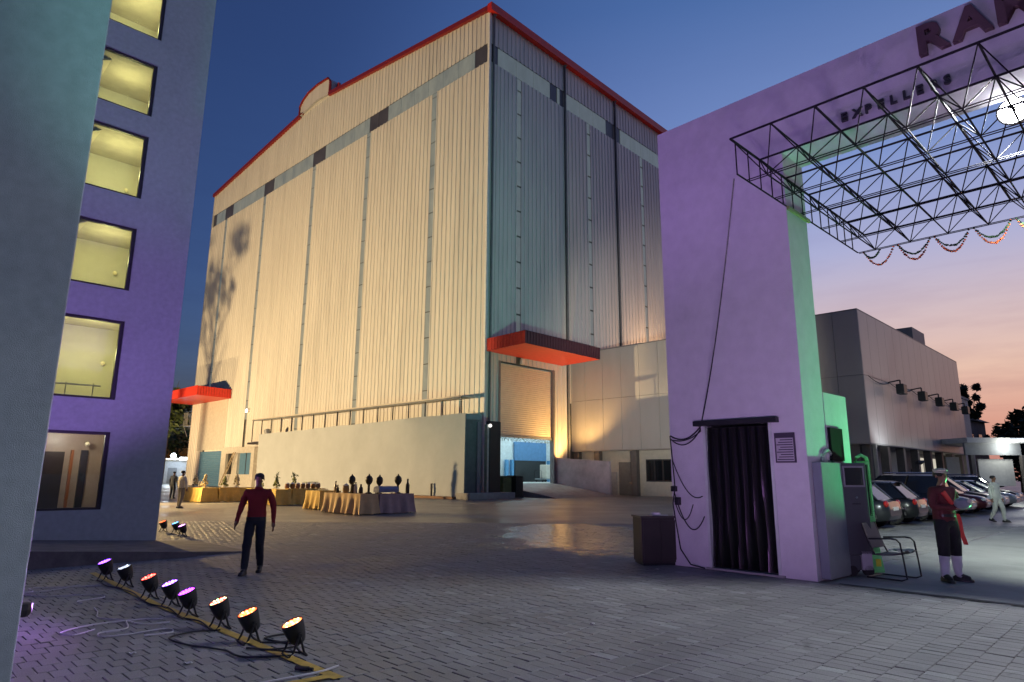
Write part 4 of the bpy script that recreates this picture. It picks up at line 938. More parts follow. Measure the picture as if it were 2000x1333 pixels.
m = MB(); m.lathe([(.166, 0), (.170, .03), (.166, .06)], 20, (0, 0, .905*sc), 0, Matrix.Diagonal((1.0*sc, .78*sc, 1))); part('belt', m, BLACK, t)
# white shirt seen from behind
CRM = pm('shirt_cream', (.62, .56, .46), .8, bump=.9, bscale=10); KHA = pm('trouser_khaki', (.22, .19, .15), .8); DRK = pm('shirt_dark', (.045, .05, .065), .8)
t, sc = person('man in a loose cream shirt seen from behind near the buffet', (-15.45, 31.3, 0), R(150), 1.74, [SKIN, CRM, KHA, SHOE], J=dict(anL=(-.12, .12, .09), toL=(-.14, -.05, .04), knL=(-.11, .02, .5), elL=(-.3, .0, 1.14), wrL=(-.33, -.02, .92)), extra_r=1.12)
hair(t, sc); face(t, sc)
t, sc = person('dark clothed man beyond the cream shirted one', (-21.6, 42.6, 0), R(170), 1.72, [SKIN, DRK, JEAN, SHOE]); hair(t, sc)
t, sc = person('man in a pale shirt and dark trousers at the tower edge', (-22.3, 41.5, 0), R(160), 1.7, [SKIN, pm('shirt_tan', (.30, .27, .24), .8), JEAN, SHOE], sleeve='short'); hair(t, sc)
# gate guard
MAR = pm('uniform_maroon', (.10, .016, .018), .8, bump=.9, bscale=12); BLK2 = pm('trouser_black', (.012, .012, .013), .85, bump=.8, bscale=12); GAIT = pm('gaiter_white', (.62, .60, .66), .75)
t, sc = person('guard in maroon uniform, pale cap and white gaiters with folded arms', (6.97, 10.78, 0), R(18), 1.76, [SKIN, MAR, BLK2, SHOE, GAIT],
    J=dict(elL=(-.29, -.03, 1.15), wrL=(-.02, -.19, 1.13), elR=(.28, -.03, 1.15), wrR=(.06, -.21, 1.17), hpL=(-.10, 0, .9), hpR=(.10, 0, .9), knL=(-.125, -.01, .47), knR=(.125, -.01, .47), anL=(-.135, .02, .09), anR=(.15, .02, .09), toL=(-.19, -.15, .04), toR=(.24, -.13, .04), hd=(.01, -.02, 1.635), jaw=(.015, -.03, 1.575)), sock=True, extra_r=1.12)
hair(t, sc); face(t, sc)
CAPM = pm('cap_beige', (.50, .46, .34), .7)
m = MB(); m.lathe([(.088, 0), (.092, .02), (.098, .045), (.078, .066), (.02, .075)], 18, (0, 0, 0), 0, Matrix.Diagonal((1, 1.12, 1))); m.v = [(x*sc, (y-.005)*sc, (z+1.675)*sc) for x, y, z in m.v]; cp = part('cap', m, CAPM, t, True)
m = MB(); m.prism([(-.075, -.08), (-.06, -.13), (-.03, -.155), (.03, -.155), (.06, -.13), (.075, -.08)], 1.672, 1.682); m.v = [(x*sc, y*sc, (z-.12*(abs(y)-.08)*1.2)*sc) for x, y, z in m.v]; part('visor', m, CAPM, cp)
m = MB(); m.prism([(-.17, 1.36), (-.10, 1.40), (.06, 1.20), (.0, 1.17)], -.135, -.112, 'y'); m.v = [(x*sc, y*sc, z*sc) for x, y, z in m.v]; part('sash', m, pm('sash_red', (.75, .06, .05), .6), t)
m = MB(); m.lathe([(.165, 0), (.168, .02), (.165, .045)], 18, (0, 0, .99*sc), 0, Matrix.Diagonal((1.0*sc, .80*sc, 1))); part('belt', m, BLACK, t)
m = MB()
for i in range(8):
    z = 1.03-.068*i; wv = .02*math.sin(i*1.1); m.v += [((.20+wv+.012*i)*sc, -.02*sc, z*sc), ((.25+wv*.6+.014*i)*sc, -.05*sc, z*sc), ((.235+wv+.013*i)*sc, .02*sc, z*sc)]
for i in range(7):
    for k in range(3): m.f.append((i*3+k, i*3+(k+1) % 3, i*3+3+(k+1) % 3, i*3+3+k)); m.m.append(0)
part('hanging_cloth', m, pm('sash_red', (.75, .06, .05)), t, True)
bag = thing('grey_bag', (6.97+.13, 10.78-.26, 1.16), R(18), 'rounded grey helmet held in the arms of the guard', 'helmet')
m = MB(); m.sphere((0, 0, .05), .115, 14, 9, (1.15, .95, .8)); part('shell', m, pm('helmet_grey', (.24, .26, .29), .35), bag, True)
m = MB(); m.box(-.03, .05, -.125, -.10, .06, .12); part('visor', m, pm('helmet_pale', (.5, .45, .42), .4), bag, bevel=.01)
# walker in pale clothes, person cut by the edge
PALE = pm('kurta_pale', (.55, .58, .52), .8, bump=.9, bscale=10)
t, sc = person('man in pale shirt and trousers walking past the parked cars', (18.1, 24.95, 0), R(20), 1.72, [SKIN, PALE, pm('trouser_pale', (.5, .52, .47), .8), SHOE], J=dict(knR=(.12, -.14, .51), anR=(.14, -.13, .09), toR=(.2, -.3, .04), knL=(-.10, 0, .5), anL=(-.1, .2, .14), toL=(-.12, .06, .045)), extra_r=1.1); hair(t, sc); face(t, sc)
t, sc = person('person in a pinkish shirt cut off by the picture edge', (14.0, 17.15, 0), R(60), 1.72, [SKIN, pm('shirt_pinkgrey', (.36, .28, .27), .8), JEAN, SHOE], J=dict(elL=(-.22, -.1, 1.15), wrL=(-.12, -.26, 1.2))); hair(t, sc); face(t, sc)

# ------------------------------------------------------------------ buffet tables
CLY = pm('cloth_gold', (.68, .44, .10), .75, var=.12, scale=6); CLP = pm('cloth_peach', (.64, .42, .20), .75, var=.1, scale=5)
UL, VR = az(-46.5), az(43.5)
TB = []
def table(c, du, dv, h, mat, label, th=S_ROT, swag=False, flare=.10):
    """c = near corner; du metres along far-left, dv metres along far-right"""
    t = thing('buffet_table', (c[0], c[1], 0), th, label, 'table', 'skirted buffet tables')
    m = MB(); m.box(.03, dv-.03, .03, du-.03, h-.04, h-.012); part('table_top', m, pm('ply_top', (.3, .22, .14), .7), t)
    for x in (.08, dv-.08):
        for y in (.08, du-.08): m = MB(); m.tube((x, y, 0), (x, y, h-.04), .022, 6); part('leg', m, STEEL, t)
    m = MB(); pts = []; N_ = 26
    def side(a, b, n):
        for i in range(n): pts.append((Vector(a).lerp(Vector(b), i/n)))
    side((0, 0), (dv, 0), max(8, int(dv*11))); side((dv, 0), (dv, du), max(8, int(du*11))); side((dv, du), (0, du), max(8, int(dv*11))); side((0, du), (0, 0), max(8, int(du*11)))
    ctr = Vector((dv/2, du/2)); k = len(pts); rows_ = 7; s0 = random.random()*9
    for r_ in range(rows_):
        q = r_/(rows_-1)
        for i, p in enumerate(pts):
            o = (p-ctr); nn = Vector((max(-1, min(1, o.x/(dv/2)))**7, max(-1, min(1, o.y/(du/2)))**7))
            nn = nn.normalized() if nn.length > 1e-6 else o.normalized()
            a = (.018+.045*q)*(math.sin(i*1.25+s0)+.5*math.sin(i*.61+s0*2))*min(1, q*3)
            pp = p+nn*(a+flare*q*q); z = h-(h-.03)*q
            if swag and nn.y < -.5 and r_ > 2: z = max(z, h*.28+h*.45*abs(math.sin(i/len(pts)*2*math.pi*4.5))**3*0+ .0) if False else z
            m.v.append((pp.x, pp.y, z+.012*math.sin(i*.9)*q))
    for r_ in range(rows_-1):
        for i in range(k): a, b = r_*k+i, r_*k+(i+1) % k; m.f.append((a, b, b+k, a+k)); m.m.append(0)
    o = len(m.v); m.f.append(tuple(range(k))[::-1]); m.m.append(0)
    part('tablecloth', m, mat, t, True)
    TB.append((c, du, dv, h)); return t
def onT(c, x, y, z=0):
    p = Matrix.Rotation(S_ROT, 3, 'Z') @ Vector((x, y, 0)); return (c[0]+p.x, c[1]+p.y, z)
C1, C2, C3, C4 = (-17.25, 37.3), (-12.05, 34.2), (-8.75, 30.6), (-6.05, 26.85)
table(C1, 2.6, .85, .80, CLY, 'golden skirted table at the far left end of the buffet')
table((onT(C1, .95, .0)[0], onT(C1, .95, .0)[1]), .85, 2.0, .80, CLY, 'gold draped table leading off from the far left buffet end')
table(C2, 3.4, .85, .80, CLY, 'gold table half hidden behind the man in red')
table((onT(C2, .95, .0)[0], onT(C2, .95, .0)[1]), .85, 1.9, .84, CLY, 'orange draped table carrying a row of round pots')
table(C3, 1.3, 1.1, .84, CLY, 'narrow gold table between the pots and the front table')
table(C4, 2.75, .85, .82, CLP, 'peach skirted front table with its pleats lit from the left')
C4b = onT(C4, .95, .0)
table((C4b[0], C4b[1]), .9, 1.75, .80, pm('cloth_shaded', (.40, .27, .25), .8, var=.1, scale=5), 'shade toned front table carrying a blue grey food warmer')  # same cloth as its neighbour, unlit shade put into the colour
random.seed(11)
POT = pm('pot_clay', (.28, .14, .08), .4, var=.2); COPPER = pm('copper', (.30, .15, .06), .35, metal=.7); SILV = pm('silverware', (.6, .6, .62), .25, metal=.9); CER = pm('ceramic_white', (.75, .73, .68), .3)
DKB = pm('dark_bronze', (.06, .045, .025), .4, metal=.3)
def pot(p, r, h, mat, label, lid=True, grp='round pots on the orange table'):
    t = thing('round_pot', p, 0, label, 'pot', grp)
    m = MB(); m.lathe([(r*.6, 0), (r*.95, h*.25), (r, h*.55), (r*.85, h*.85), (r*.9, h)], 14); part('bowl', m, mat, t, True)
    if lid: m = MB(); m.lathe([(r*.95, h), (r*.98, h*1.04), (r*.5, h*1.2), (r*.1, h*1.27), (r*.12, h*1.36), (.01, h*1.4)], 14); part('lid', m, CER, t, True)
ords = ['first', 'second', 'third', 'fourth', 'fifth', 'sixth', 'seventh']
for k in range(7):
    p = onT(C2, .75+k*.30, .28, .84); pot(p, .13, .24, COPPER if k % 2 else POT, '%s round lidded pot counted from the man in red' % ords[k], True)
def urn(p, label, s=1.0, mat=None):
    t = thing('drink_urn', p, random.random(), label, 'urn', 'dark urns on the front tables'); mat = mat or DKB
    m = MB(); m.lathe([(.13*s, 0), (.14*s, .03), (.05*s, .07*s), (.045*s, .34*s)], 14); part('pedestal', m, mat, t, True)
    m = MB(); m.lathe([(.05*s, .34*s), (.12*s, .42*s), (.15*s, .52*s), (.14*s, .62*s), (.08*s, .70*s), (.03*s, .73*s)], 16); bo = part('globe', m, mat, t, True)
    m = MB(); m.lathe([(.03*s, .73*s), (.035*s, .76*s), (.005, .79*s)], 10); part('finial', m, mat, bo, True)
    m = MB(); m.tube((0, -.13*s, .44*s), (0, -.2*s, .43*s), .015, 6); part('tap', m, SILV, t)
urn(onT(C4, .45, 1.35, .82), 'dark globe urn at the left of the front table'); urn(onT(C4, .55, .25, .82), 'dark globe urn near the corner of the front table', 1.02)
urn(onT(C4, 1.35, .65, .80), 'dark globe urn behind the blue grey warmer'); urn(onT(C4, 2.25, .55, .80), 'dark globe urn at the right end of the shade toned table', 1.05)
# wire arch handles between the urns
# chafing dish and bottles
ch = thing('food_warmer', onT(C4, 1.5, .15, .80), S_ROT, 'blue grey oblong food warmer on the shade toned table', 'warmer')
m = MB(); m.box(-.5, .5, .0, .42, .06, .2); part('pan', m, pm('warmer_blue', (.16, .18, .30), .4), ch, bevel=.02)
m = MB(); n = 10
m.prism([(-.0+.42*(.5-.5*math.cos(math.pi*i/n)), .2+.12*math.sin(math.pi*i/n)) for i in range(n+1)], -.49, .49, 'x'); part('lid', m, pm('warmer_lid', (.18, .20, .34), .35), ch, True)
for x in (-.42, .42):
    for y in (.05, .37): m = MB(); m.tube((x, y, 0), (x, y, .06), .02, 6); part('foot', m, SILV, ch)
def bottle(p, h, r, mat, label):
    t = thing('bottle', p, 0, label, 'bottle', 'bottles on the front tables')
    m = MB(); m.lathe([(r*.9, 0), (r, .02), (r, h*.58), (r*.45, h*.75), (r*.4, h*.92)], 12); part('glass', m, mat, t, True)
    m = MB(); m.lathe([(r*.48, h*.92), (r*.48, h), (.002, h*1.005)], 10); part('cap', m, BLACK, t)
BT = pm('bottle_dark', (.04, .03, .02), .15)
bottle(onT(C4, .3, 2.35, .82), .48, .07, pm('jar_gold', (.45, .3, .12), .3), 'gold tall jar at the far left of the front table')
bottle(onT(C4, .25, 2.1, .82), .34, .06, BT, 'short dark bottle beside the gold tall jar')
bottle(onT(C4, 2.62, .35, .80), .62, .085, BT, 'tall dark bottle at the right end of the shade toned table')
bottle(onT(C4, .42, .62, .82), .38, .09, BT, 'stout dark bottle between two urns')
bottle(onT(C4, .38, .95, .82), .45, .07, pm('jar_cream', (.55, .48, .36), .4), 'cream jar beside the stout dark bottle')
pot(onT(C4, .4, 1.7, .82), .15, .3, pm('jar_gold', (.45, .3, .12)), 'golden pot left of the first urn', True, 'pots on the front table')
pot(onT(C4, .4, 1.12, .82), .15, .36, DKB, 'dark drum pot between gold pot and cream jar', False, 'pots on the front table')
# heaped decorations on the far tables
def centre(p, s, mat, label, leafy=False):
    t = thing('table_centrepiece', p, random.random()*3, label, 'centrepiece', 'centrepieces on the far tables')
    m = MB(); m.lathe([(.2*s, 0), (.22*s, .03), (.06*s, .07), (.07*s, .14*s)], 12); part('stand', m, CER, t, True)
    m = MB()
    for k in range(26):
        q = k/26; r_ = .24*s*(1-q)*random.uniform(.6, 1.05); th = random.random()*6.28
        m.sphere((r_*math.cos(th), r_*math.sin(th), .14*s+.62*s*q), random.uniform(.05, .085)*s, 7, 5)
    part('fruit_heap', m, mat, t, True)
    if leafy:
        m = MB()
        for k in range(30):
            c = Vector((random.gauss(0, .1*s), random.gauss(0, .1*s), .5*s+random.random()*.6*s)); d = Vector((random.gauss(0, 1), random.gauss(0, 1), 1.2)).normalized()*.12*s; e = d.cross(Vector((random.random(), 1, 0))).normalized()*.03*s
            m.quad(c-d, c+e, c+d, c-e)
        part('leaves', m, pm('leaf_green', (.08, .14, .05), .6), t)
FRU = pm('fruit_cream', (.6, .52, .32), .6, var=.3); FRG = pm('fruit_green', (.25, .28, .10), .6, var=.4)
centre(onT(C1, .4, 2.1, .80), .95, FRU, 'cream tiered centrepiece at the far left of the buffet')
centre(onT(C1, .4, .7, .80), .95, FRU, 'cream cone centrepiece on the corner of the far left table')
pot(onT(C1, .4, 1.4, .80), .12, .3, CER, 'small white jar between the two cream centrepieces', True, 'jars on the far tables')
centre(onT(C1, 1.4, .45, .80), .8, FRG, 'green fruit heap on the gold draped table')
centre(onT(C1, 2.1, .45, .80), .95, FRU, 'fruit heap beside the green one on the gold draped table')
centre(onT(C2, .4, 2.6, .80), .8, FRG, 'low green heap left of the man in red')
centre(onT(C2, .45, .9, .84), .8, FRG, 'green leafy centrepiece right behind the man in red', True)
centre(onT(C2, 1.35, .7, .84), .75, FRG, 'leafy centrepiece behind the round pots', True)
tr_ = thing('serving_tray', onT(C2, 2.3, .62, .84), S_ROT, 'flat raised tray behind the last round pots', 'tray')
m = MB(); m.box(-.35, .35, -.2, .2, .3, .34); part('plate', m, pm('tray_green', (.12, .16, .11), .4), tr_)
for x in (-.28, .28): m = MB(); m.tube((x, 0, 0), (x, 0, .3), .02, 6); part('leg', m, SILV, tr_)
for k in range(6):
    p = onT(C3, .3+.12*(k % 3), .3+.3*(k//3), .84); t = thing('plate_stack', p, 0, ['white plate stack at the near edge of the narrow gold table', 'white plate stack in the middle of the narrow gold table', 'white plate stack at the inner side of the narrow gold table', 'white plate stack at the back left of the narrow gold table', 'white plate stack at the back middle of the narrow gold table', 'white plate stack at the back right of the narrow gold table'][k], 'plates', 'plate stacks')
    for q in range(4): m = MB(); m.lathe([(.03, q*.02), (.055, q*.02+.014), (.057, q*.02+.017), (.03, q*.02+.006)], 12); part('plate', m, CER, t, True)

# ------------------------------------------------------------------ grey kiosk, green stand, chair by the gate
kk = thing('grey_kiosk', (5.78, 11.48, 0), R(6), 'tall grey machine cabinet on wheels beside the gate', 'machine')
KG = pm('kiosk_grey', (.06, .064, .07), .45, var=.08)
m = MB(); m.prism([(-.24, .34), (.24, .34), (.24, 1.84), (-.22, 1.84)], -.22, .25, 'y'); part('case', m, KG, kk, bevel=.015)
m = MB(); m.box(-.19, .19, -.235, -.22, 1.44, 1.79); sc_ = part('screen_bezel', m, pm('bezel_light', (.22, .22, .23), .4), kk); m = MB(); m.box(-.16, .16, -.24, -.235, 1.47, 1.76); part('screen', m, GLASSD, sc_)
m = MB(); m.box(-.06, .08, -.228, -.22, 1.155, 1.175); part('slot', m, BLACK, kk); m = MB(); m.lathe([(.025, 0), (.02, .01), (.002, .012)], 10, (0, 0, 0), 0, Matrix.Rotation(R(90), 3, 'X')); m.v = [(x+.02, y-.222, z+1.27) for x, y, z in m.v]; part('badge', m, CHROME, kk)
m = MB(); m.box(.02, .2, -.22, .1, .1, .4); part('white_box', m, pm('box_white', (.4, .4, .42), .5), kk); m = MB(); m.box(-.2, .0, -.21, .2, .1, .335); part('battery_box', m, KG, kk)
for x in (-.16, .13):
    for y in (-.18, .18): m = MB(); m.tube((x, y-.04, .09), (x, y+.04, .09), .085, 12); part('wheel', m, RUBBER, kk, True)
m = MB(); m.tube((-.33, .05, 0), (-.33, .05, 1.93), .05, 8); m2 = part('side_post', m, BLACK, kk)
m = MB(); m.sphere((-.33, .05, 1.96), .06, 8, 6); part('post_knob', m, pm('knob_pale', (.5, .6, .5), .4), m2)
m = MB(); m.sphere((-.12, .12, 1.92), .07, 8, 6); part('beacon', m, pm('knob_pale', (.5, .6, .5)), kk)
gs = thing('green_stand', (6.16, 11.62, 0), R(6), 'tall slotted stand lit bright green beside the grey machine', 'stand')
GRN = pm('stand_green_light', (.18, .72, .22), .5, var=.08)  # green lamplight put into the base colour of the stand
m = MB()
for x in (-.125, .095): m.box(x, x+.03, -.03, .03, .95, 1.82)
m.box(-.125, .125, -.03, .03, .62, .95); m.box(-.125, .125, -.03, .03, 1.82, 1.88)
m.add([(-.06, -.04, .02), (.20, -.04, .02), (.125, -.03, .62), (-.125, -.03, .62), (-.06, .1, .02), (.20, .1, .02), (.125, .03, .62), (-.125, .03, .62)], [(0, 1, 2, 3), (7, 6, 5, 4), (0, 3, 7, 4), (1, 5, 6, 2), (0, 4, 5, 1)])
part('upright', m, GRN, gs)
m = MB(); m.path([(-.11, 0, 1.86), (-.09, 0, 1.94), (0, 0, 1.985), (.09, 0, 1.94), (.11, 0, 1.86)], .03, 8); part('top_loop', m, GRN, gs, True)
m = MB(); m.box(-.09, .09, .0, .05, .98, 1.82); part('slot_back', m, BLACK, gs)
m = MB(); m.box(.05, .14, -.05, -.041, .12, .24); part('label_patch', m, pm('patch_yellow', (.7, .65, .05), .5), gs)
chair = thing('visitor_chair', (6.20, 11.05, 0), R(38), 'black tube framed armchair with a woven seat facing the yard', 'chair')
# local: sits facing -Y
TUBE = pm('chair_tube', (.02, .02, .022), .35)
for s_ in (-1, 1):
    x = .27*s_
    m = MB(); m.path([(x, .30, .02), (x, -.22, .02), (x, -.30, .05), (x, -.28, .30), (x, -.25, .58), (x, -.20, .635), (x, -.12, .645), (x, .22, .62)], .0135, 7); part('side_frame', m, TUBE, chair, True)
    m = MB(); m.path([(x*.9, .16, .38), (x*.9, .24, .55), (x*.88, .33, .86)], .0135, 7); part('back_post', m, TUBE, chair, True)
m = MB(); m.path([(-.245, -.24, .43), (.245, -.24, .43)], .0135, 7); part('seat_rail', m, TUBE, chair); m = MB(); m.path([(-.27, .3, .02), (.27, .3, .02)], .0135, 7); part('floor_rail', m, TUBE, chair)
m = MB(); n = 8
for i in range(n+1):
    y = -.25+.44*i/n; z = .44-.05*i/n-.02*math.sin(math.pi*i/n)
    for k in range(5): m.v.append((-.235+.47*k/4, y, z-.012*math.sin(math.pi*k/4)))
for i in range(n):
    for k in range(4): a = i*5+k; m.f.append((a, a+1, a+6, a+5)); m.m.append(0)
so = part('seat', m, pm('seat_mesh', (.12, .115, .11), .7), chair, True); md = so.modifiers.new('t', 'SOLIDIFY'); md.thickness = .02
m = MB(); m.add([(-.235, .19, .48), (.235, .19, .48), (.225, .33, .86), (-.225, .33, .86), (-.235, .21, .47), (.235, .21, .47), (.225, .35, .85), (-.225, .35, .85)], [(0, 1, 2, 3), (7, 6, 5, 4), (0, 4, 5, 1), (3, 2, 6, 7), (0, 3, 7, 4), (1, 5, 6, 2)]); part('backrest', m, pm('seat_mesh', (.12, .115, .11)), chair)
rag = thing('cloth_rag', (6.31, 10.92, .447), R(30), 'crumpled pale cloth lying on the chair seat', 'cloth'); m = MB()
for i in range(9):
    for k in range(9): m.v.append((-.17+.34*i/8, -.15+.3*k/8, .012*math.sin(i*1.7)+.014*math.cos(k*1.3+i)+.01))
for i in range(8):
    for k in range(8): a = i*9+k; m.f.append((a, a+9, a+10, a+1)); m.m.append(0)
part('fold', m, pm('rag_cream', (.55, .53, .42), .8), rag, True)

# ------------------------------------------------------------------ parked cars
def car(col, L_=4.3, H=1.55, wd=.88, suv=False):
    t = thing('parked_car', (0, 0, 0), 0, '', 'car', 'cars parked beside the office block')
    body = pm('paint_%d_%d_%d' % tuple(int(v*1000) for v in col), col, .28, metal=.35, var=.03, coat=.8)
    hb = .98 if suv else .90
    st = [(-L_/2, .70, .42, .62), (-L_/2+.05, .80, .30, hb-.06), (-L_/2+.35, .97, .24, hb), (-L_*.2, 1, .22, hb+.02), (L_*.12, 1, .22, hb+.0), (L_*.28, .99, .22, hb-.04), (L_/2-.35, .95, .24, hb-.14), (L_/2-.06, .80, .28, hb-.26), (L_/2, .68, .38, hb-.36)]
    m = MB(); n = 11
    for x, w_, zl, zt in st:
        W_ = wd*w_; h_ = zt-zl
        half = [(W_*.86, zl), (W_*.98, zl+h_*.18), (W_, zl+h_*.5), (W_*.97, zl+h_*.82), (W_*.86, zt)]
        ring = [(-a, b) for a, b in half] + [(0, zt+.025)] + [(a, b) for a, b in half[::-1]]
        m.v += [(x, a, b) for a, b in ring]
    for i in range(len(st)-1):
        for k in range(n): m.f.append((i*n+k, i*n+(k+1) % n, (i+1)*n+(k+1) % n, (i+1)*n+k)); m.m.append(0)
    m.f.append(tuple(range(n))); m.m.append(0); e = (len(st)-1)*n; m.f.append(tuple(range(e, e+n))[::-1]); m.m.append(0)
    bo = part('body', m, body, t, True)
    zr = H; r0, r1, f0, f1 = (-L_/2+.22, -L_/2+.42, L_*.05, L_*.24) if suv else (-L_/2+.30, -L_/2+.80, L_*.02, L_*.25)
    def cab(xb0, xb1, xt0, xt1, zb, zt, wb, wt):
        return [(xb0, -wb, zb), (xb1, -wb*.97, zb-.02), (xb1, wb*.97, zb-.02), (xb0, wb, zb), (xt0, -wt, zt-.02), (xt1, -wt, zt-.01), (xt1, wt, zt-.01), (xt0, wt, zt-.02)]
    m = MB(); m.add(cab(r0, f1, r1, f0, hb+.01, zr-.05, wd*.88, wd*.70), [(0, 1, 5, 4), (1, 2, 6, 5), (2, 3, 7, 6), (3, 0, 4, 7), (4, 5, 6, 7)]); gh = part('window_band', m, GLASSD, t)
    m = MB(); rf = [(r1-.12, .66), (r1+.1, .70), ((r1+f0)/2, .72), (f0-.1, .70), (f0+.08, .66)]; n = 5
    for i, (x, w_) in enumerate(rf):
        zz = zr-.045-(.03 if i in (0, 4) else 0); m.v += [(x, -wd*(w_+.02), zz), (x, -wd*w_*.7, zz+.045), (x, 0, zz+.055), (x, wd*w_*.7, zz+.045), (x, wd*(w_+.02), zz)]
    for i in range(4):
        for k in range(4): m.f.append((i*5+k, i*5+k+1, i*5+6+k, i*5+5+k)); m.m.append(0)
    part('roof', m, body, t, True)
    for s_ in (-1, 1):
        for xb, xt in ((r0, r1), ((r0+f1)/2-.1, (r1+f0)/2), (f1, f0)):
            m = MB(); m.tube((xb, s_*wd*.885, hb), (xt, s_*wd*.71, zr-.05), .035, 5); part('pillar', m, body, t)
        if suv: m = MB(); m.tube((r1, s_*wd*.6, zr+.06), (f0-.1, s_*wd*.6, zr+.06), .025, 5); part('roof_rail', m, CHROME, t)
        m = MB(); m.box(f1-.35, f1-.2, s_*wd*.95-.0 if s_ > 0 else -wd*.95-.16, s_*wd*.95+.16 if s_ > 0 else -wd*.95, hb+.02, hb+.15); part('mirror', m, body, t, bevel=.02)
        for x in (-L_*.31, L_*.31):
            w = MB(); w.lathe([(.20, -.11), (.315, -.10), (.33, -.05), (.33, .05), (.315, .10), (.20, .11)], 22, (0, 0, 0), 0, Matrix.Rotation(R(90), 3, 'X')); wo = part('wheel', w, RUBBER, t, True, loc=(x, s_*(wd-.10), .33))
            w = MB()
            for k in range(5):
                a = k*2*math.pi/5; d = Vector((math.cos(a), 0, math.sin(a))); q = Vector((-d.z, 0, d.x)); yy = s_*.115
                w.add([d*.04-q*.04+Vector((0, yy, 0)), d*.04+q*.04+Vector((0, yy, 0)), d*.215+q*.03+Vector((0, yy*.95, 0)), d*.215-q*.03+Vector((0, yy*.95, 0))], [(0, 1, 2, 3)])
            w.lathe([(.20, -.02), (.235, -.02), (.235, .02), (.20, .02)], 20, (0, s_*.1, 0), 0, Matrix.Rotation(R(90), 3, 'X')); part('rim', w, CHROME, wo)
            w = MB(); w.path([(x+.40*math.cos(a), s_*(wd*.985), .33+.40*math.sin(a)) for a in [math.pi*i/12 for i in range(13)]], .05, 6); part('wheel_arch', w, BLACK, t)
        m = MB(); m.sphere((L_/2-.12, s_*wd*.66, hb-.28), .13, 10, 7, (.8, 1.2, .75)); part('headlight', m, pm('headlight', (.6, .63, .65), .1, coat=.6), t, True)
        m = MB(); m.sphere((-L_/2+.10, s_*wd*.72, hb-.12), .13, 10, 7, (.6, 1.1, .9)); part('taillight', m, pm('taillight', (.4, .02, .015), .2, coat=.5), t, True)
    m = MB(); m.box(-L_/2-.012, -L_/2+.03, -.25, .25, .58, .69); part('number_plate', m, WHITEP, t); m = MB(); m.box(L_/2-.03, L_/2+.012, -.25, .25, .42, .53); part('number_plate', m, WHITEP, t)
    m = MB(); m.box(L_/2-.09, L_/2-.02, -.5, .5, .52, .62); part('grille', m, BLACK, t)
    return t
NRM = Vector((math.sin(R(135)), math.cos(R(135)), 0))
cl_ = ['dark hatchback nearest the gate with a red tail light', 'black car second along the parked row', 'blue black car with bright alloy wheels, third along the row', 'tall black off-road car with roof rails behind the guard', 'silver grey saloon next to the pale clothed walker', 'dark red car beyond the silver grey saloon', 'black hatchback near the far end of the row', 'white car well along the parked row', 'small silver car second from the far end', 'dark car at the very far end of the parked row']
specs = [((.02, .024, .03), False, 1), ((.012, .013, .015), False, 1), ((.02, .028, .055), False, 0), ((.012, .012, .014), True, 1), ((.22, .24, .26), False, 0), ((.08, .012, .015), False, 0), ((.015, .016, .02), True, 0), ((.4, .41, .42), False, 0), ((.3, .3, .31), False, 0), ((.02, .02, .025), True, 0)]
E0 = Vector((11.75, 20.7, 0))
for k, (c, suv, rear) in enumerate(specs):
    t = car(c, 4.5 if suv else 4.1, 1.74 if suv else 1.48, .9 if suv else .86, suv)
    d = -1 if rear else 1                               # rear: tail towards the open yard
    ctr = E0+az(45)*(.95+2.72*k)-NRM*(2.25 if suv else 2.05)+(Vector((.2, .1, 0))*(k % 3-1))
    t.location = ctr; t.rotation_euler = (0, 0, R(-45)+(math.pi if rear else 0)); t['label'] = cl_[k]

# ------------------------------------------------------------------ far background
def tree(loc, h, r, label, name='tree', mat=None, n=900, trunk=.25, zc=.62, leaf=.3, flat=1.0):
    t = thing(name, loc, random.random()*6, label, 'tree', None); rr = random.Random(sum(ord(q)*(i_+3) for i_, q in enumerate(label)) % 9973)
    m = MB(); m.tube((0, 0, 0), (rr.uniform(-.3, .3), rr.uniform(-.3, .3), h*.55), trunk, 8, trunk*.5)
    for k in range(7):
        a = rr.random()*6.28; m.tube((0, 0, h*(.3+.05*k)), (math.cos(a)*r*.7, math.sin(a)*r*.7, h*(.55+.05*k)), trunk*.35, 6, trunk*.1)
    part('trunk', m, pm('bark', (.09, .065, .045), .9, bump=.6, bscale=12), t)
    m = MB(); cl = [(Vector((rr.gauss(0, .45)*r, rr.gauss(0, .45)*r, h*zc+rr.gauss(0, .32)*r*flat)), r*rr.uniform(.28, .5)) for _ in range(14)]
    for k in range(n):
        c0, q = cl[rr.randrange(len(cl))]; d = Vector((rr.gauss(0, 1), rr.gauss(0, 1), rr.gauss(0, 1))).normalized()*q*rr.random()**.4
        c = c0+d; a = Vector((rr.gauss(0, 1), rr.gauss(0, 1), rr.gauss(0, .6))).normalized()*leaf*rr.uniform(.6, 1.2); b = a.cross(Vector((rr.random(), rr.random(), 1))).normalized()*leaf*.45
        m.quad(c-a, c+b, c+a, c-b)
    part('crown', m, mat or pm('foliage', (.07, .10, .035), .65, var=.35, scale=.8), t); return t
tree((-49.2, 93.5, 0), 17, 3.6, 'warm lit leafy tree peeping out behind the tower edge', n=3600, leaf=.42)
tree((-62, 122, 0), 12, 5, 'dark round tree behind the low blue shed', n=900, leaf=.6); tree((-53, 126, 0), 10.5, 4.5, 'dark low tree at the shed end beside the warehouse', n=900, leaf=.6); tree((-70, 120, 0), 12, 5, 'dark tree hidden mostly by the tower', n=700, leaf=.6)
sh = thing('blue_shed', (-60.5, 103, 0), R(0), 'low pale blue shed with a glaring lamp far off behind the tower', 'shed')
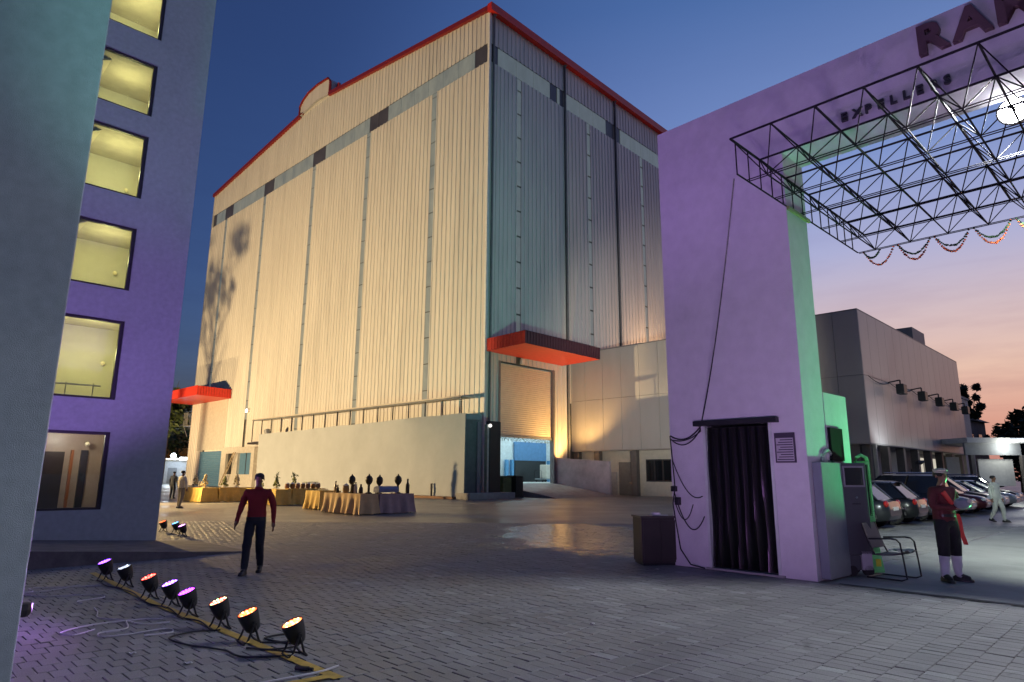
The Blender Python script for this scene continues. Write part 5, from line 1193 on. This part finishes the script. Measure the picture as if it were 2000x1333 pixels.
m = MB(); m.box(0, 15, 0, 6, 0, 3.6); part('wall', m, pm('shed_blue', (.35, .42, .52), .7), sh); m = MB(); m.box(-.3, 15.3, -1.2, 6.3, 3.6, 3.85); part('roof', m, WHITEP, sh)
m = MB(); m.box(9.5, 15.1, -1.35, -1.2, 3.55, 4.0); part('tube_light', m, pm('tube_white', (1, 1, 1), .4, emit=(.85, .93, 1), estr=2.2), sh)
for x in (7.2, 11.5): m = MB(); m.box(x, x+1.4, -.06, 0, 0, 2.4); part('door', m, pm('shed_door', (.16, .2, .26), .6), sh)
m = MB(); m.sphere((8.7, -1.7, 4.2), .38, 12, 8); part('flood_lamp', m, pm('lamp_far', (1, 1, 1), .4, emit=(.85, .95, 1), estr=18), sh, True)
point('shed_light', (8.7, -2.6, 3.9), (.8, .92, 1), 420, .3, sh)
# right hand side beyond the office
hz = thing('old_house', (51.0, 76.5, 0), R(38), 'dark gabled old house rising behind the office block', 'building')
m = MB(); m.box(-1, 13, 0, 9, 0, 8.6); part('wall', m, pm('old_wall', (.13, .125, .13), .85, var=.3, scale=.7, dirt=.4), hz)
m = MB(); m.prism([(-.5, 8.6), (4.5, 11.0), (9.5, 8.6)], -1.4, 13.4, 'x'); part('roof', m, pm('old_roof', (.06, .055, .055), .8), hz)
for x in (1, 4, 7, 10): m = MB(); m.box(x, x+1.1, -.08, 0, 5, 7); wo = part('window', m, GLASSD, hz); m = MB(); m.box(x-.1, x+1.2, -.16, -.08, 4.85, 5.0); part('sill', m, CONC, wo)
ann = thing('cream_annex', tuple(FO @ Vector((28.6, .3, 0))), O_ROT, 'narrow cream wall standing at the far end of the office block', 'wall')
m = MB(); m.box(0, 4.2, 0, 6, 0, 9.2); part('wall', m, CREAM, ann); m = MB(); m.box(-.1, 4.3, -.1, 6.1, 9.2, 9.4); part('coping', m, CONC, ann)
tree((58.5, 83, 0), 15.5, 1.5, 'slim dark cypress rising above the old house', n=1800, leaf=.38, zc=.72, flat=2.6, mat=pm('cypress', (.02, .028, .015), .8))
tree((66, 82, 0), 11.5, 4, 'dark bushy tree at the picture edge beyond the shed', n=3000, leaf=.5, mat=pm('cypress', (.02, .028, .015))); tree((60, 78, 0), 8, 3.2, 'small dark tree beside the lit canopy', n=2000, leaf=.45, mat=pm('cypress', (.02, .028, .015)))
shd = thing('lit_canopy', (36.0, 52.4, 0), R(3), 'low canopy with a white tube light and a blank lit panel', 'canopy')
m = MB(); m.box(0, 5.0, -.5, 7, 4.35, 4.75); part('roof', m, WHITEP, shd); m = MB(); m.box(-.02, 4.6, -.2, 0, 3.4, 4.35); part('fascia', m, pm('fascia_grey', (.3, .31, .33), .6), shd)
for x in (.3, 4.5): m = MB(); m.box(x, x+.3, -.3, .0, 0, 3.4); part('post', m, COLM, shd)
m = MB(); m.box(1.3, 4.2, .3, .4, 1.0, 3.1); part('blank_panel', m, WHITEP, shd); m = MB(); m.box(.1, 1.2, 2.2, 2.3, 0, 3.3); part('back_wall', m, WHITEP, shd)
m = MB(); m.tube((3.5, -.62, 4.55), (4.9, -.62, 4.6), .09, 8); part('tube_light', m, pm('tube_white', (1, 1, 1)), shd)
point('canopy_light', (3.2, -1.0, 4.0), (.95, 1, .92), 120, .2, shd)
tree((-49.2, 52.0, 0), 10.5, 2.3, 'small leafy tree standing before the warm floodlight', n=420, leaf=.30, zc=.72)
# ------------------------------------------------------------------ floodlights that wash the buildings
def floodlamp(loc, tgt, col, power, ang, label, blend=.5, h=.55):
    t = thing('ground_floodlight', loc, 0, label, 'floodlight', 'floodlights washing the buildings'); d = (Vector(tgt)-Vector(loc)); d.normalize()
    q = d.to_track_quat('-Y', 'Z').to_matrix(); m = MB(); m.box(-.22, .22, .0, .14, -.16, .16); m.v = [tuple(q @ Vector(v)+Vector((0, 0, h))) for v in m.v]; part('housing', m, BLACK, t)
    m = MB(); m.box(-.19, .19, -.012, -.002, -.13, .13); m.v = [tuple(q @ Vector(v)+Vector((0, 0, h))) for v in m.v]; part('lens', m, pm('flood_lens_%d' % int(col[2]*100), (1, 1, 1), .4, emit=col, estr=8), t)
    m = MB(); m.path([(-.26, 0, h), (-.26, 0, .02), (.26, 0, .02), (.26, 0, h)], .02, 6); part('stand', m, STEEL, t)
    spot('beam', (d.x*.12, d.y*.12, h+d.z*.12), tuple(Vector((0, 0, h))+d*3), col, power, ang, blend, .28 if power > 100000 else .12, t); return t
WARM = (1, .70, .34)
mf = floodlamp((-52.0, 38.0, 0), (-19, 66, 20), WARM, 138000, 125, 'warm floodlight beyond the tower that lights the whole warehouse face', .4)
for ba, zl in ((74.8, 1), (83.6, 0)):
    bd = az(ba); bn_ = Vector((bd.y, -bd.x, 0))*.12; m = MB(); z_ = lambda t_: (.62+.121*t_) if zl else .02
    m.quad(bn_+bd*.05+Vector((0, 0, z_(.05))), bn_+bd*9.5+Vector((0, 0, z_(9.5))), bn_+bd*9.5+Vector((0, 0, 6.0)), bn_+bd*.05+Vector((0, 0, 1.8))); part('light_blocker', m, BLACK, mf)  # long unseen plates added to keep the flood off the office
floodlamp((-49.5, 73.0, 0), (-38, 88, 24), WARM, 9000, 105, 'warm floodlight under the tree that lights the far warehouse end', .5)
bf = floodlamp((-25.5, 36.8, 0), (-12.5, 31.5, -4.6), (1, .68, .28), 27000, 74, 'warm floodlight on a mast behind the tower that lights the buffet', .5, 6.0)
hd_ = Vector((.911, -.413, 0)); hs_ = Vector((.413, .911, 0)); m = MB(); c_ = Vector((0, 0, 6.16))
m.quad(c_-hs_*1.2+hd_*.05, c_+hs_*1.2+hd_*.05, c_+hs_*1.9+hd_*3+Vector((0, 0, -3*math.tan(R(15.0)))), c_-hs_*1.9+hd_*3+Vector((0, 0, -3*math.tan(R(15.0))))); part('light_cut_plate', m, BLACK, bf)  # unseen plate added to cut the buffet light short of the gate
floodlamp(tuple(FG @ Vector((1.3, 2.1, 0))), (13.0, 51.5, 7.0), (1, .97, .86), 30000, 36, 'white floodlight behind the gate pillar aimed at the office', .9, 3.2)
floodlamp(tuple(FG @ Vector((1.05, -4.4, 6.2))), tuple(FG @ Vector((10, -7, 0))), (.88, 1, .90), 9500, 120, 'added white floodlight on the gate beam brightening the parking yard', .7, .7)  # extra lamp added to brighten the yard floor
wl_ = tuple(FS @ Vector((9.35, -3.0, 0))); floodlamp(wl_, tuple(FS @ Vector((3.5, .0, 10))), (1, .56, .17), 2300, 150, 'orange floodlight behind the ramp wall at the big door', .4, 2.68)
wr_ = tuple(FS @ Vector((24.0, -5.0, 12.6))); floodlamp(wr_, tuple(FS @ Vector((22, 0, 19))), (1, .58, .28), 1400, 140, 'orange floodlight on the office roof against the warehouse', .6)
floodlamp(tuple(FO @ Vector((1.6, -2.2, 0))), tuple(FO @ Vector((3, 0, 6))), (.85, .93, 1), 420, 120, 'white floodlight at the foot of the office corner', .6, 2.6)
point('hall_light', (8.0, 4.6, 8.8), (.80, .95, 1), 700, .4, silo); point('hall_light', (15.0, 4.6, 8.8), (.8, .95, 1), 700, .3, silo)

par_can(tuple(FG @ Vector((3.4, 1.6, 0))), tuple(FS.to_3x3() @ Vector((.0, 1, .0))+Vector((.25, .55, .62))), [(.15, .8, .6)], 6, 'added teal light behind the gate tinting the warehouse', 15000, GX, 55, .9, (.25, .8, .62))  # hidden lamp added to turn the warehouse side teal

random.seed(21)
for lab, x, y in (('tiny white paper scrap near the bottom edge of the paving', -2.75, 6.0), ('small pale scrap lying left of the black cable', -3.4, 6.3), ('white scrap of paper by the dark cabinet', 2.55, 11.9), ('pale leaf litter in the middle of the yard', .9, 7.6), ('grey scrap near the wet patch', -.6, 12.8)):
    m = MB(); n_ = 5
    for i in range(n_):
        for k in range(n_): m.v.append((x+(-.03+.06*i/4)*1.2, y-.03+.06*k/4, .012+.008*math.sin(i*1.9+k)+.006*math.cos(k*2.3)))
    for i in range(n_-1):
        for k in range(n_-1): a = i*n_+k; m.f.append((a, a+n_, a+n_+1, a+1)); m.m.append(0)
    tag(part('paper_scrap', m, pm('scrap_white', (.55, .54, .52), .8), None, True), lab, 'litter', 'litter on the paving')
